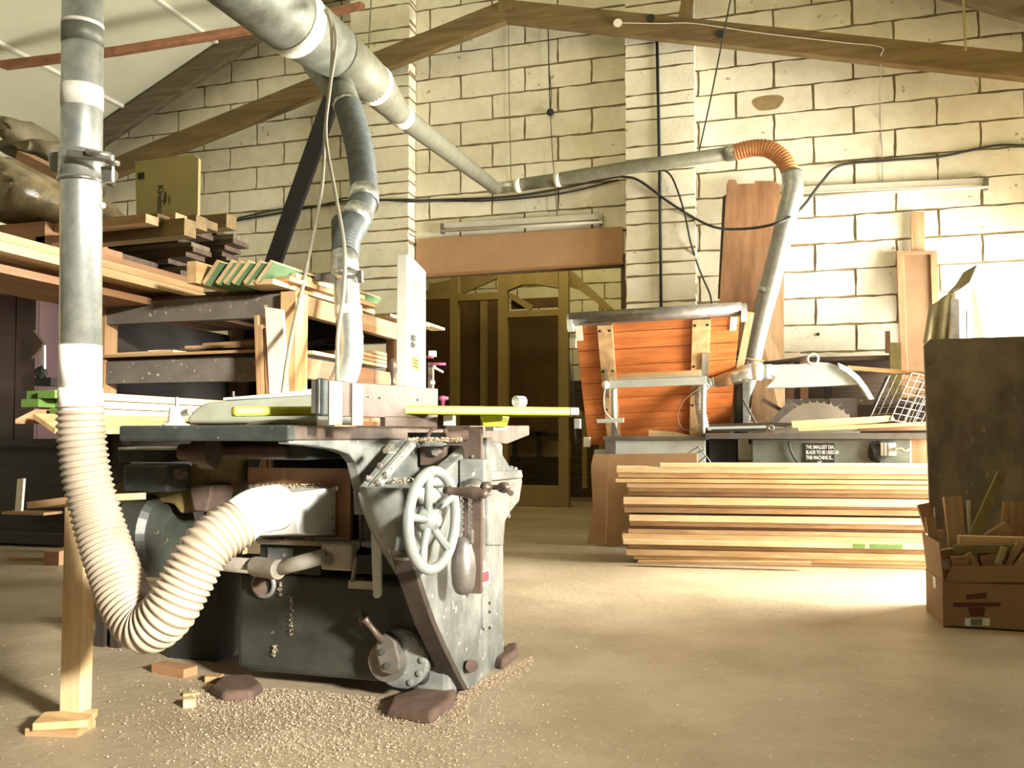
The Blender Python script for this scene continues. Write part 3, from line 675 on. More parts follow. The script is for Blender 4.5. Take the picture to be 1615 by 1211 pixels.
# hand wheel
wc = P(683, 820, D=2.3); nrm = Vector((math.cos(math.radians(7)), -math.sin(math.radians(7)), 0)); Rw = px(77, 2.3)
hw = MB().torus(wc, nrm, Rw, px(8.5,2.3), 56, 14).build('handwheel', 'wheelgrey', pl, smooth=True)
MB().lathe(wc-nrm*.035, nrm, [(0,.035),(.02,.034),(.03,.028),(.045,.026),(.048,.016),(.055,.015)], 28).build('hub', 'wheelgrey', hw, smooth=True)
side_v = nrm.cross(Vector((0,0,1))).normalized()
for k in range(5):
    a = math.radians(99+72*k); d = (side_v*math.cos(a)*-1+Vector((0,0,1))*math.sin(a))
    MB().tube([wc-nrm*.012+d*.02, wc-nrm*.010+d*Rw*.5, wc+d*Rw*.97], [.013,.010,.0125], 12).build('spoke', 'wheelgrey', hw, smooth=True)
hpnt = wc+(side_v*-math.cos(math.radians(150))*-1+Vector((0,0,1))*math.sin(math.radians(32)))*Rw*.98
hpnt = P(706, 773, D=2.27)
MB().lathe(hpnt-nrm*.01, nrm*1.0+Vector((0,0,-.06)), [(0,.010),(.012,.010),(.016,.014),(.02,.010),(.05,.012),(.08,.0175),(.098,.0175),(.112,.011),(.117,.013),(.128,.008)], 20).build('handle', 'steelbrown', hw, smooth=True)
MB().tube([wc-nrm*.03, wc-nrm*.07], .016, 14).build('shaft', 'steel', hw)
# chain and counterweight
cw = thing('counterweight', 'pear shaped iron counterweight hanging on a chain beside the handwheel', 'weight', P(731,937,D=2.5))
Dw = 2.5; tp = P(731, 838, D=Dw); sc = px(1, Dw)
MB().lathe(tp-Vector((0,0,98*sc)), (0,0,1), [(0,8*sc),(3*sc,13*sc),(15*sc,18*sc),(40*sc,20*sc),(60*sc,18.5*sc),(78*sc,13*sc),(88*sc,9*sc),(90*sc,4*sc)], 24).build('weight_body', 'steel', cw, smooth=True)
for dx in (-10, 10): boxY(MB(), 731+dx-4, 836, 731+dx+4, 858, tp.y-.008, .016).build('lug', 'steel', cw, bevel=.003)
for x in (728, 741):
    n = 13
    for k in range(n):
        y = 786+k*4.4; c = P(x+(1 if k%2 else -1)*.8, y, D=Dw-.06)
        MB().torus(c, (0,1,0) if k%2 else (1,-.3,0), .0042, .0018, 10, 6).build('chain_link', 'steel', cw)
# plate, switch, marks on the side casting
def onX(name, pts, X, d, mt, par=pl, **k): return MB().prism(polyX(pts, X), (-d,0,0)).build(name, mt, par, **k)
np_ = onX('name_plate', [(775,818),(792,812),(793,848),(776,855)], XS+.004, .006, 'cream')
for i in range(4): onX('plate_mark', [(777+i*3.6,822-i),(778.6+i*3.6,821.6-i),(778.6+i*3.6,832-i*1),(777+i*3.6,832.4-i)], XS+.0055, .003, 'inkdark', np_)
for i in range(3): onX('plate_mark', [(778,837+i*5),(784,835.5+i*5),(784,837.5+i*5),(778,839+i*5)], XS+.0055, .003, 'inkdark', np_)
rb = onX('switch_box', [(757,902),(773,897),(773,920),(757,924)], XS+.006, .01, 'cream')
for x in (759.5,765,770): onX('red_button', [(x-1.8,904.5-(x-759)*.3),(x+1.8,903.5-(x-759)*.3),(x+1.8,919-(x-759)*.3),(x-1.8,920-(x-759)*.3)], XS+.011, .006, 'red', rb)
vb = onX('vent_plate', [(762,942),(765,938),(772,937),(775,940),(775,985),(772,992),(766,994),(762,990)], XS+.008, .012, 'castgrey', bevel=.002)
for y in (949,963,988): onX('slot', [(771,y),(774,y-.5),(774,y+4),(771,y+4.5)], XS+.0095, .003, 'black', vb)
onX('recess', [(761,818),(769,814),(770,855),(762,859)], XS+.003, .006, 'steel')
MB().tube([P(744,1050,X=XS+.03), P(744,1050,X=XS-.01)], .02, 14).build('foot_bolt', 'rust', pl)
# crank indexing disc on the front
fc = P(636, 1037, Y=YB); mm = MB()
MB().lathe(fc, (0,-1,0), [(-.01,px(46,2.7)),(.02,px(46,2.7)),(.028,px(43,2.7)),(.03,px(20,2.7))], 40).build('index_flange', 'castgrey', pl, smooth=False)
MB().lathe(fc+Vector((-.035,-.028,-.004)), (0,-1,0), [(0,px(31,2.7)),(.02,px(31,2.7))], 36).build('inner_disc', 'steel', pl)
for k in range(7):
    a = math.radians(-60+k*32); c = fc+Vector((math.cos(a)*px(38,2.7), -.028, math.sin(a)*px(38,2.7)))
    MB().lathe(c, (0,-1,0), [(0,.010),(.006,.010),(.008,.006)], 12).build('stop_stud', 'castgrey', pl)
MB().prism(polyY([(594,1005),(606,998),(622,1010),(630,1040),(630,1056),(618,1066),(600,1060),(592,1030)], YB-.075), (0,.04,0)).build('crank_arm', 'steel', pl, bevel=.006)
a = P(604,1012,Y=YB-.07); b = P(574,974,Y=YB-.10)
MB().tube([a, a+(b-a)*.5, a+(b-a)*.78, a+(b-a)*.95, b], [.012,.009,.010,.015,.012], 16).build('crank_handle', 'steelbrown', pl, smooth=True)
for x, y in ((603,1028),(611,1050)): MB().tube([P(x,y,Y=YB-.082), P(x,y,Y=YB-.07)], .010, 12).build('pin', 'black', pl)
# feet
def foot(pts, h, name='foot'):
    A = [P(x,y,Z=0) for x,y in pts]; c = sum(A, Vector())/len(A)
    B = [c+(p-c)*.86+Vector((0,0,h)) for p in A]
    n = len(A); MB().add(A+B, [tuple(range(n-1,-1,-1)), tuple(range(n,2*n))]+[(i,(i+1)%n,n+(i+1)%n,n+i) for i in range(n)]).build(name, 'rust', pl, bevel=.012, seg=3)
foot([(604,1132),(612,1112),(700,1082),(722,1098),(715,1118),(680,1145),(640,1138)], .032)
foot([(328,1096),(345,1078),(400,1075),(418,1092),(400,1106),(350,1108)], .032)
foot([(775,1052),(800,1025),(818,1022),(819,1036),(792,1058)], .032)
# motor and belt guard at the back left
mo = thing('planer_motor', 'dusty motor with ribbed drum under yellow brown belt guard left of the planer', 'motor', P(250,900,D=3.0))
c = P(200,838,D=2.95)
MB().lathe(c, (1,0,0), [(0,.10),(.01,.135),(.05,.14),(.052,.128),(.07,.128),(.072,.15),(.16,.15),(.18,.13),(.20,.06)], 36).build('motor_drum', 'castgreen', mo, smooth=False)
MB().prism([P(x,y,D=2.85) for x,y in ((165,770),(190,758),(262,750),(290,748),(322,700),(334,702),(332,765),(305,785),(285,812),(272,795),(235,790),(195,812),(176,830),(160,820))], (.04,.16,0)).build('belt_guard', 'yellowdirt', mo, bevel=.01)
MB().prism([P(x,y,D=2.8) for x,y in ((297,765),(334,765),(334,782),(326,808),(304,806))], (0,.12,0)).build('guard_bracket', 'steelbrown', mo, bevel=.008)
MB().box((P(268,905,D=3.2).x, P(268,905,D=3.2).y, 0), (P(360,905,D=3.2).x, P(268,905,D=3.2).y+.5, P(300,900,D=3.2).z)).build('motor_mount', 'black', mo)
sw = thing('switch_gear', 'dark green switch box with pale topped lid left under the planer table', 'switch box', P(235,775,D=2.75))
m = MB(); a = P(193,775,D=2.75); b = P(280,732,D=2.75); m.box((a.x,a.y,a.z),(b.x,a.y+.12,b.z)); m.build('box', 'tabledark', sw, bevel=.01)
m = MB(); a = P(186,728,D=2.85); b = P(278,708,D=2.85); m.box((a.x,a.y,a.z),(b.x,a.y+.15,b.z)); m.build('upper_box', 'tabledark', sw, bevel=.004)
m = MB(); a = P(186,709,D=2.8); b = P(280,705,D=2.8); m.box((a.x,a.y,a.z),(b.x,a.y+.18,b.z)); m.build('pale_lid', 'lightgrey', sw)
MB().tube([P(278,747,D=2.72), P(290,750,D=2.70)], .014, 12).build('knob', 'rust', sw, smooth=True)
# table lock shaft
c1 = P(284,713,D=2.55); 
MB().lathe(c1, (1,.1,0), [(0,.014),(.002,.024),(.045,.026),(.047,.036),(.07,.036),(.075,.05),(.11,.05)], 22).build('lock_shaft', 'steelbrown', pl, smooth=False)
MB().box(tuple(P(332,722,D=2.62)), tuple(P(470,702,D=2.62)+Vector((0,.1,0)))).build('shaft_housing', 'steelbrown', pl, bevel=.01)
# things on the table
kn = thing('table_knob', 'grey bell shaped knob standing on the left end of the planer table', 'knob', P(278,672,D=2.6))
c = P(278,671,D=2.5); c.z = ZT; s_ = px(1,2.5)
MB().lathe(c, (0,0,1), [(0,22*s_),(3*s_,20*s_),(6*s_,13*s_),(28*s_,11*s_),(31*s_,8*s_)], 24).build('bell', 'lightgrey', kn, smooth=True)
MB().lathe(c+Vector((0,0,30*s_)), (0,0,1), [(0,2.5*s_),(16*s_,2.5*s_)], 10).build('spindle', 'steel', kn)
MB().lathe(c+Vector((.02,0,20*s_)), (1,0,.2), [(0,5*s_),(14*s_,6*s_)], 12).build('side_screw', 'steel', kn)
hd = thing('grey_guard_cover', 'rounded pale grey cover lying flat on the planer table left of the fence', 'cover', P(400,672,D=2.6))
gc = polyY([(292,668),(296,655),(308,643),(325,634),(380,630),(500,622),(500,668)], 2.36)
for v in gc: pass
MB().prism([Vector((v.x, v.y, max(v.z, ZT+.001))) for v in gc], (0,.30,0)).build('cover_body', 'greygreen', hd, bevel=.02, seg=4)
MB().prism(polyY([(352,627),(440,620),(500,612),(500,622),(440,626),(352,631)], 2.38), (0,.25,0)).build('lid_plate', 'lightgrey', hd)
for x, y in ((368,626),(495,616)): MB().tube([P(x,y,Y=2.38), P(x,y-9,Y=2.38)], .004, 8).build('stud_bolt', 'steel', hd)
MB().prism([Vector((v.x, v.y, max(v.z,ZT+.001))) for v in polyY([(380,672),(395,664),(440,661),(500,662),(500,672)], 2.30)], (0,.12,0)).build('under_pad', 'rag', hd, bevel=.01)
a = P(366,649,D=2.40); b = P(505,648,D=2.52); 
o = MB().beam(a, b, .05, px(15,2.45)).build('yellow_push_bar', 'yellow', bevel=.008, seg=3); tag(o, 'short yellow guard bar lying on the table left of the fence', 'guard')
# fence
fe = thing('planer_fence', 'long brown steel fence plate standing on edge across the planer table', 'fence', P(600,668,D=2.45))
a = P(507,598,D=2.25); zt = a.z; b = P(691,612,D=2.68); b.z = zt
dz_ = zt-(ZT+.024); q = (b-a).normalized(); nn = Vector((-q.y, q.x, 0))*.02
MB().prism([a, b, b-Vector((0,0,dz_)), a-Vector((0,0,dz_))], nn).build('fence_plate', 'steelbrown', fe, bevel=.002)
def onf(x0, x1, z0, z1, off, d, mt, nm):
    f = lambda x: a+q*((x-507)/(691-507.)*(b-a).length)
    A_ = f(x0)-nn.normalized()*off; B_ = f(x1)-nn.normalized()*off
    A_.z = B_.z = 0
    MB().prism([A_+Vector((0,0,z0)), B_+Vector((0,0,z0)), B_+Vector((0,0,z1)), A_+Vector((0,0,z1))], nn.normalized()*d).build(nm, mt, fe, bevel=.001)
onf(503, 511, ZT+.03, zt, .004, .03, 'steel', 'end_edge')
onf(516, 534, ZT, zt-.002, .005, .005, 'steel', 'vertical_plate'); onf(548, 564, ZT, zt-.004, .005, .005, 'steel', 'vertical_plate')
onf(600, 690, ZT, ZT+.03, .0, .02, 'steelbrown', 'lower_rail')
for x, z_ in ((592,.072),(655,.07),(574,.07)):
    p_ = a+q*((x-507)/(184.)*(b-a).length)-nn.normalized()*.002; p_.z = zt-z_*.55
    MB().tube([p_, p_-nn.normalized()*.002], .004 if x!=574 else .0025, 10).build('screw_head', 'chrome', fe)
boxY(MB(), 496, 596, 510, 656, a.y-.01, .03).build('end_block', 'tabledark', fe, bevel=.006)
MB().lathe(P(682,606,D=2.7), (0,0,1), [(0,.008),(.01,.008),(.012,.005)], 12).build('top_stud', 'cream', fe)
tk = thing('turned_handle', 'dark turned handle standing up behind the planer fence', 'handle', P(620,608,D=3.0))
c = P(620,610,D=2.9); s_ = px(1,2.9)
MB().lathe(c, (0,0,1), [(0,4.5*s_),(8*s_,3*s_),(18*s_,4*s_),(28*s_,7*s_),(36*s_,7.5*s_),(42*s_,5.5*s_),(45*s_,2*s_)], 20).build('grip', 'steelbrown', tk, smooth=True)
MB().lathe(c-Vector((0,0,.12)), (0,0,1), [(0,.008),(.125,.008)], 10).build('rod', 'steel', tk)
# yellow bridge guard
yg = thing('bridge_guard', 'long yellow bridge guard bar reaching right from the planer fence', 'guard', P(780,672,D=2.7))
a = P(590,646,D=2.55); b = P(905,647,D=2.75); b.z = a.z
MB().beam(a, b, .075, px(13,2.6)).build('guard_bar', 'yellow', yg, bevel=.005)
MB().beam(a+(b-a)*.71+Vector((0,-.039,-.008)), b+Vector((-.01,-.039,-.008)), .003, .008).build('pale_edge', 'cream', yg)
MB().beam(b-(b-a).normalized()*.03, b+(b-a).normalized()*.004, .08, px(13,2.7)).build('end_cap', 'chrome', yg, bevel=.004)
MB().prism([P(x,y,D=2.72) for x,y in ((756,656),(793,656),(788,673),(762,673))], (.01,.05,0)).build('guard_support', 'yellow', yg, bevel=.004)
MB().beam(P(772,676,D=2.72), P(795,674,D=2.8), .03, .014).build('support_foot', 'steel', yg)
rp_ = P(813,633,D=2.66); o = MB(); ax_ = Vector((.50,.86,0)).normalized()
R1 = px(9,2.63)
nn_=24; u_ = Vector((0,0,1)); w_ = ax_.cross(u_); vs=[]; fs=[]
for i, (h_, r2) in enumerate(((0,R1),(.034,R1),(.034,R1*.78),(0,R1*.78))):
    for k in range(nn_):
        a_ = math.tau*k/nn_; vs.append(rp_+ax_*h_+(u_*math.cos(a_)+w_*math.sin(a_))*r2)
for i in range(4):
    for k in range(nn_): fs.append((i*nn_+k, i*nn_+(k+1)%nn_, ((i+1)%4)*nn_+(k+1)%nn_, ((i+1)%4)*nn_+k))
o.add(vs, fs); tag(o.build('tape_ring', 'cream'), 'open cream ring lying on top of the yellow guard bar', 'ring')
wbk = thing('white_block', 'small white block on the table below the yellow guard bar', 'block', P(707,672,D=2.6)); boxY(MB(), 699,655,714,671,2.5,.03).build('block', 'cream', wbk, bevel=.002)
rk = thing('red_clamp_knob', 'dark pink clamp knob behind the yellow guard at the fence end', 'knob', P(698,638,D=2.8))
c = P(698,640,D=2.8); s_ = px(1,2.8)
MB().lathe(c, (0,0,1), [(0,3*s_),(8*s_,3.5*s_),(9*s_,6*s_),(15*s_,6*s_),(16*s_,2*s_)], 14).build('knob', 'purpleclamp', rk, smooth=True)
MB().tube([c+Vector((-8*s_,0,12*s_)), c+Vector((9*s_,0,12*s_))], 2.6*s_, 10).build('cross_bar', 'purpleclamp', rk, smooth=True)
# white bandsaw column behind
XB = P(642,500,D=4.1).x
bs = thing('bandsaw', 'tall white bandsaw column with yellow sticker standing behind the planer', 'saw', (XB-.02, P(642,500,D=4.1).y+.2, 0))
yb0 = P(642,500,X=XB).y
pp = polyX([(642,401),(648,403),(672,428),(672,640)], XB); base = [Vector((XB, pp[-1].y, 0)), Vector((XB, yb0, 0))]
MB().prism(pp+base, (-.055,0,0)).build('column', 'columnwhite', bs, bevel=.006)
MB().prism(polyX([(652,440),(654,438),(669,447),(671,455),(671,562),(652,549)], XB+.003), (-.006,0,0)).build('access_cover', 'glassdull', bs, bevel=.001)
st = MB().prism(polyX([(650,560),(662,566),(662,586),(650,580)], XB+.004), (-.006,0,0)).build('yellow_sticker', 'yellow', bs)
for i in range(3): MB().prism(polyX([(652,565+i*5),(660,569+i*5),(660,571.5+i*5),(652,567.5+i*5)], XB+.006), (-.003,0,0)).build('print_line', 'inkdark', st)
st = MB().prism(polyX([(650,586),(662,592),(662,612),(650,606)], XB+.004), (-.006,0,0)).build('green_sticker', 'greygreen', bs)
text_mesh('number_mark', '68', .07, 'inkdark', bs, P(649,549,X=XB+.004), Matrix(((0,0,1),(0,1,0),(1,0,0))) @ Matrix(((1,0,0),(0,1,0),(0,0,1))), .0006)
cl = thing('clamp', 'small dark pink clamp on a grey rod right of the white bandsaw column', 'clamp', P(679,615,D=4.6))
MB().beam(P(680,903,D=4.6)+Vector((0,0,-.0)), P(680,572,D=4.6), .025, .025, (1,0,0)).build('rod', 'steel', cl)
for y, x0, x1 in ((563,673,684),(574,678,703)): MB().tube([P(x0,y,D=4.55), P(x1,y,D=4.55)], .007, 8).build('screw', 'purpleclamp', cl, smooth=True)
boxY(MB(), 676,553,685,562, P(680,560,D=4.6).y, .03).build('cap', 'cream', cl); boxY(MB(), 675,574,684,581, P(680,560,D=4.6).y-.01, .03).build('jaw', 'lightgrey', cl)
MB().tube([P(684,579,D=4.5), P(699,587,D=4.5)], .006, 8).build('lever', 'cream', cl)
# shavings hanging on the planer and heaps
def flakes(name, gen, n, lo, hi, label, mt='shaving', parent=None):
    vs=[]; fs=[]
    for i in range(n):
        c = gen(); 
        if c is None: continue
        L = random.uniform(lo, hi); w = L*random.uniform(.35,.8); a = random.uniform(0, math.tau); t = random.uniform(-.5,.9)
        d = Vector((math.cos(a)*math.cos(t), math.sin(a)*math.cos(t), abs(math.sin(t))*.8)); e = Vector((-math.sin(a), math.cos(a), random.uniform(-.3,.3)))
        o = len(vs); up_ = Vector((0,0,L*.3))
        vs += [c-e*w/2, c+e*w/2, c+d*L*.5+e*w/2+up_, c+d*L*.5-e*w/2+up_, c+d*L+e*w/2, c+d*L-e*w/2]
        fs += [(o,o+1,o+2,o+3),(o+3,o+2,o+4,o+5)]
    b = MB(); b.v = [tuple(v) for v in vs]; b.f = fs
    o = b.build(name, mt, parent); o['kind'] = 'stuff'
    if parent is None: tag(o, label, 'shavings')
    return o
def g1():
    x = random.gauss(520, 150); y = random.gauss(1150, 45)
    if random.random() < .45: x = random.uniform(300, 740); y = 1088+abs(random.gauss(0, 26))+max(0,(x-600)*.12)
    if random.random() < .12: x = random.uniform(720, 840); y = 1096-(x-720)*.5+abs(random.gauss(0,10))
    if y > 1235 or y < 1020: return None
    p = P(x, y, Z=0); 
    if -1.70 < p.x < -.97 and 2.49 < p.y < 3.1: return None
    p.z = random.uniform(.0, .006); return p
flakes('wood_shavings', g1, 17000, .0015, .006, 'pale wood shavings scattered on the floor round the foot of the planer')
def g2():
    x = random.uniform(0, 1500); y = 900+abs(random.gauss(0,1))*170
    if y > 1230: return None
    p = P(x, y, Z=.001)
    return p if not (-1.70 < p.x < -.93 and 2.45 < p.y < 3.1) else None
flakes('loose_chips', g2, 1500, .002, .007, 'stray wood chips strewn thinly over the open concrete floor')
def g3():
    k = random.choice((0,0,1,2,3,4))
    if k == 0: return P(random.uniform(645,728), 696+random.uniform(-5,1), D=random.uniform(2.62,2.75))
    if k == 1: return P(random.uniform(585,700), random.uniform(757,768), D=random.uniform(2.55,2.66))+Vector((0,0,.006))
    if k == 2: return P(random.uniform(395,550), random.uniform(848,855), Y=YB-random.uniform(0,.03))
    if k == 3: return P(random.uniform(395,530), random.uniform(764,770), Y=YB+.03)
    t = random.random(); return P(583+t*66, 777-t*78, X=-1.08)
flakes('caught_shavings', g3, 1500, .003, .010, '', parent=pl)
for x, y0, y1 in ((459,940,1004),(568,962,988),(442,918,940),(433,1018,1036)):
    def g4(): return P(x+random.gauss(0,1.6), random.uniform(y0,y1), Y=YB-.01)
    flakes('hanging_shavings', g4, 60, .003, .007, '', parent=pl)
# offcuts on the floor
def cube_off(name, x, y, w, d, h, rot, mt, label):
    c = P(x, y, Z=0); q = []; cx, sx = math.cos(rot), math.sin(rot)
    for zt in (0, h):
        for a_, b_ in ((-1,-1),(1,-1),(1,1),(-1,1)): q.append((c.x+(a_*w*cx-b_*d*sx)/2, c.y+(a_*w*sx+b_*d*cx)/2, zt))
    o = MB().hexa(q).build(name, mt, bevel=.001); tag(o, label, 'offcut'); return o
cube_off('wood_offcut', 299, 1114, .034, .03, .025, .5, 'palepine_x', 'small square wood offcut lying on the shavings near the left planer foot')
cube_off('wood_offcut', 302, 1096, .05, .02, .008, .6, 'pine_x', 'thin sliver of wood beside the small square offcut')
cube_off('wood_offcut', 275, 1062, .16, .06, .03, -.2, 'brown_x', 'brown wooden block lying in shadow under the planer behind the hose')
cube_off('wood_offcut', 338, 1074, .05, .04, .02, .2, 'tan_x', 'small brown offcut against the left foot of the planer')
cube_off('wood_offcut', 360, 1012, .06, .05, .05, .1, 'tan_x', 'pale block in the dark gap left of the planer base')
# ================================================================= LEFT RACK
YR = P(462,500,D=3.6).y; XRk = P(472,500,Y=YR).x
rk = thing('timber_rack', 'big timber rack with grey beams and pine corner post holding boards at the left', 'rack', (XRk-1.5, YR+1.4, 0))
Y2 = P(640,500,X=XRk).y
zt = P(300,470,Y=YR).z; zb_ = P(300,505,Y=YR).z
XLk = P(152,540,Y=YR).x-.01
def rbox(nm, a, b, mt, **k): return MB().box(a, b).build(nm, mt, rk, **k)
pw = .07
rbox('corner_post', (XRk-pw, YR-.03, 0), (XRk, YR+.07, zt+.0), 'pine_z')
rbox('corner_post', (XRk-pw, Y2-.1, 0), (XRk, Y2, zt), 'tan_z')
xm = P(152,540,Y=YR).x
rbox('middle_post', (xm-.03, YR, 0), (P(165,540,Y=YR).x, YR+.08, zt), 'tan_z')
rbox('left_post', (XLk, Y2-.1, 0), (XLk+.07, Y2, zt), 'tan_z')
zs = [(zt, zt-zb_), (P(300,566,Y=YR).z, .10), (P(300,660,Y=YR).z, .05)]
for i, (z_, h_) in enumerate(zs):
    rbox('front_beam', (XLk, YR+.01, z_-h_), (XRk-pw, YR+.06, z_), 'beamgrey')
    rbox('side_beam', (XRk-.05, YR+.07, z_-h_*.9), (XRk-.005, Y2-.1, z_-.003), 'tan_y' if i == 0 else 'brown_y')
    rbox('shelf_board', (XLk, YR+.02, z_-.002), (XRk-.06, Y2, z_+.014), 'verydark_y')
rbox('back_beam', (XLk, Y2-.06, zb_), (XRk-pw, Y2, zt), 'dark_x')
rbox('side_shade', (XLk-.02, YR+.1, .3), (XLk, Y2, zt-.03), 'verydark_y')  # added dark sheet standing in for shade at the rack's left side
rbox('back_shade', (XLk, Y2, .3), (XRk-.3, Y2+.02, zt-.03), 'verydark_x')  # dark sheet added for the shade at the back of the rack
# planks on the top shelf, running into the room
gp = 'boards on the top shelf of the left rack'
ztop = zt+.016
def run(x, y, D0, L, w, h, z, mt, label, group=gp, tilt=0, name='plank', dx=0):
    p = P(x, y, D=D0); a = Vector((p.x, p.y, z)); b = a+Vector((dx, L, 0))
    up = Vector((math.sin(tilt), 0, math.cos(tilt)))
    o = MB().beam(a, b, w, h, up).build(name, mt); tag(o, label, 'timber', group); return o
# long pale planks: right side edge passes (0,365)->(300,460)
xe = P(290,455,Z=ztop+.06).x; y0_ = 1.5
for i, (w, h, xo, yo, mt, lab) in enumerate((
    (.10,.034,-.05,0,'palepine_y','long pale planed plank, lowest front one of the pair running along the top shelf'),
    (.10,.030,-.06,.12,'pine_y','long pine plank lying on the lowest pale plank of the top shelf'),
    (.12,.034,-.19,.45,'tan_y','long tan plank just behind the pale pair on the top shelf'),
    (.05,.13,-.15,1.0,'brown_y','red brown plank standing above the pale pair on the top shelf'))):
    z_ = ztop+.045+(.036 if i == 1 else 0)+(.045 if i == 3 else 0)
    p0 = Vector((xe+xo, 1.75+yo, z_)); p1 = Vector((xe+xo, P(292,458,X=xe).y+.15+(.1 if i == 3 else 0), z_))
    tag(MB().beam(p0, p1, w, h).build('plank', mt), lab, 'timber', gp)
# under layer supporting them nearer than the rack
p0 = Vector((xe-.12, 1.9, ztop-.02)); p1 = Vector((xe-.12, YR+.9, ztop-.02))
for i in range(3):
    a = p0+Vector((-.13*i, .15*i, 0)); b = p1+Vector((-.13*i, 0, 0))
    tag(MB().beam(a, b, .12, .03).build('plank', 'brown_y'), ('brown plank directly under the long pale planks', 'second brown plank from the right under the long pale planks', 'third brown plank from the right under the long pale planks')[i], 'timber', 'brown planks projecting under the pale ones')
# tilted boards with green edges, ends facing the room
te = [(288,436,0,'pine_y'),(318,440,.9,'greenedge'),(340,438,.95,'greenedge'),(352,436,1.0,'greenedge'),(366,432,1.0,'greenedge'),(384,430,.98,'greenedge'),(402,428,.95,'greenedge')]
labs = ['square pine board end left of the green edged boards on the top shelf','leftmost green edged board leaning on the top shelf','second green edged board from the left on the top shelf','third green edged board from the left on the top shelf','fourth green edged board from the left on the top shelf','fifth green edged board from the left on the top shelf','rightmost green edged board leaning on the top shelf']
for i, (x, y, tl, mt) in enumerate(te):
    p = P(x+14, y+8, D=3.5); a = Vector((p.x, p.y, ztop+.045+.005)); b = a+Vector((.03, Y2-YR-.15, 0))
    up = Vector((math.sin(tl*.75), 0, math.cos(tl*.75))) if tl else Vector((0,0,1))
    w, h = (.016,.115) if tl else (.045,.09)
    o = MB().beam(a, b, w, h, up).build('board', 'palepine_y' if tl else mt)
    tag(o, labs[i], 'timber', 'tilted boards on the top shelf')
    if tl:
        dd = (b-a).normalized(); sd = dd.cross(up).normalized()
        for s_ in (-1, 1): MB().beam(a+sd*s_*(w/2+.0012)+dd*.002, b+sd*s_*(w/2+.0012), .0022, h*.98, up).build('green_face', 'greenedge', o)
rb = [(415,450,.14,.022,0,'palepine_y','widest pale board lying at the right edge of the top shelf'),(440,456,.12,.02,.02,'pine_y','pine board on top of the widest pale board at the shelf edge'),(398,446,.10,.03,.035,'tan_y','tan board next to the widest pale board on the top shelf'),(430,440,.10,.02,.05,'palepine_y','uppermost pale board at the right edge of the top shelf')]
for x, y, w, h, dz, mt, lab in rb:
    p = P(x, y, D=3.55); a = Vector((min(p.x, XRk-.07), YR-.12+dz*3, ztop+.012+dz)); tag(MB().beam(a, a+Vector((0.02, Y2-YR-.2-dz*6, 0)), w, h).build('board', mt), lab, 'timber', gp)
for i in range(3):
    a = Vector((XRk-.04-.02*i, YR+.9+.3*i, ztop+.012+.018*i)); tag(MB().beam(a, a+Vector((0,max(.3,Y2-YR-.95-.3*i),0)), .09, .015).build('board', ('pine_y','tan_y','palepine_y')[i]), ('lowest board at the far right end of the top shelf','middle board at the far right end of the top shelf','highest board at the far right end of the top shelf')[i], 'timber', gp)
# boards on the middle shelf
zm = zs[1][0]+.016
ms = [(165,430,0,.012,'tan_x'),(180,290,.5,.010,'palepine_x'),(238,262,1,.012,'whiteboard_x'),(250,330,.2,.01,'dark_x'),(300,420,.35,.014,'tan_x'),(330,420,1.2,.02,'pine_x'),(350,425,.8,.012,'palepine_x'),(380,430,1.7,.012,'tan_x')]
mlab = ['long tan board along the front of the middle shelf','pale thin board lying skewed at the left of the middle shelf','short white board on the middle shelf','thin dark strip on the middle shelf','tan board in the middle of the middle shelf','thick pine board on top of the middle shelf pile','pale board at the right of the middle shelf','topmost tan board at the right of the middle shelf']
for i, (x0, x1, lv, h, mt) in enumerate(ms):
    a = P(x0, 560, Y=YR+.03+.05*i); b = P(x1, 560, Y=YR+.03+.05*i); z_ = zm+.006+.013*i
    a.z = z_; b.z = z_+.004; b.y += random.uniform(-.02,.10)
    tag(MB().beam(a, b, .10, h).build('board', mt), mlab[i], 'timber', 'boards on the middle shelf of the left rack')
for i in range(4):
    a = Vector((XRk-.06, YR+.12+.2*i, zm+.01+.02*i)); tag(MB().beam(a, a+Vector((0.0,Y2-YR-.35-.2*i,0)), .11, .016).build('board', ('palepine_y','tan_y','pine_y','tan_y')[i]), ['lowest','second','third','topmost'][i]+' board at the right end of the middle shelf behind the pine corner post', 'timber', 'boards on the middle shelf of the left rack')
for i, (x0,x1) in enumerate(((566,584),(586,606),(606,622))):
    p = P(x0, 600, X=XRk-.02); p2 = P(x1, 600, X=XRk-.02)
    tag(MB().box((XRk-.16, p.y, .78), (XRk-.02, p2.y-.01, 1.0)).build('box', 'tan_y'), ('left','middle','right')[i]+' pale box of the three on the low shelf behind the fence', 'box', 'pale boxes on the low shelf')
# leaning white boards
ln = [((413,500),(424,640),.016,'tan_z','leftmost thin upright board leaning against the pine corner post'),((420,515),(430,640),.016,'tan_z','second thin upright board leaning against the pine corner post'),((428,520),(438,640),.016,'brown_z','brown upright board beside the wide white one')]
for i, (a, b, w, mt, lab) in enumerate(ln):
    pa = P(*a, Y=YR-.06); pb_ = P(*b, Y=YR-.09); tag(MB().beam(pb_-Vector((0,0,.35)), pa, w, .09, (0,1,0)).build('upright_board', mt), lab, 'timber', 'upright boards leaning on the left rack')
A = [P(x,y,Y=YR-.12) for x,y in ((418,484),(445,488),(462,620),(434,620))]
A[2].z -= .4; A[3].z -= .4
tag(MB().prism([A[0],A[1],A[2],A[3]], (0,.018,0)).build('upright_board', 'whiteboard_z'), 'wide whitish board standing upright against the pine corner post', 'timber', 'upright boards leaning on the left rack')
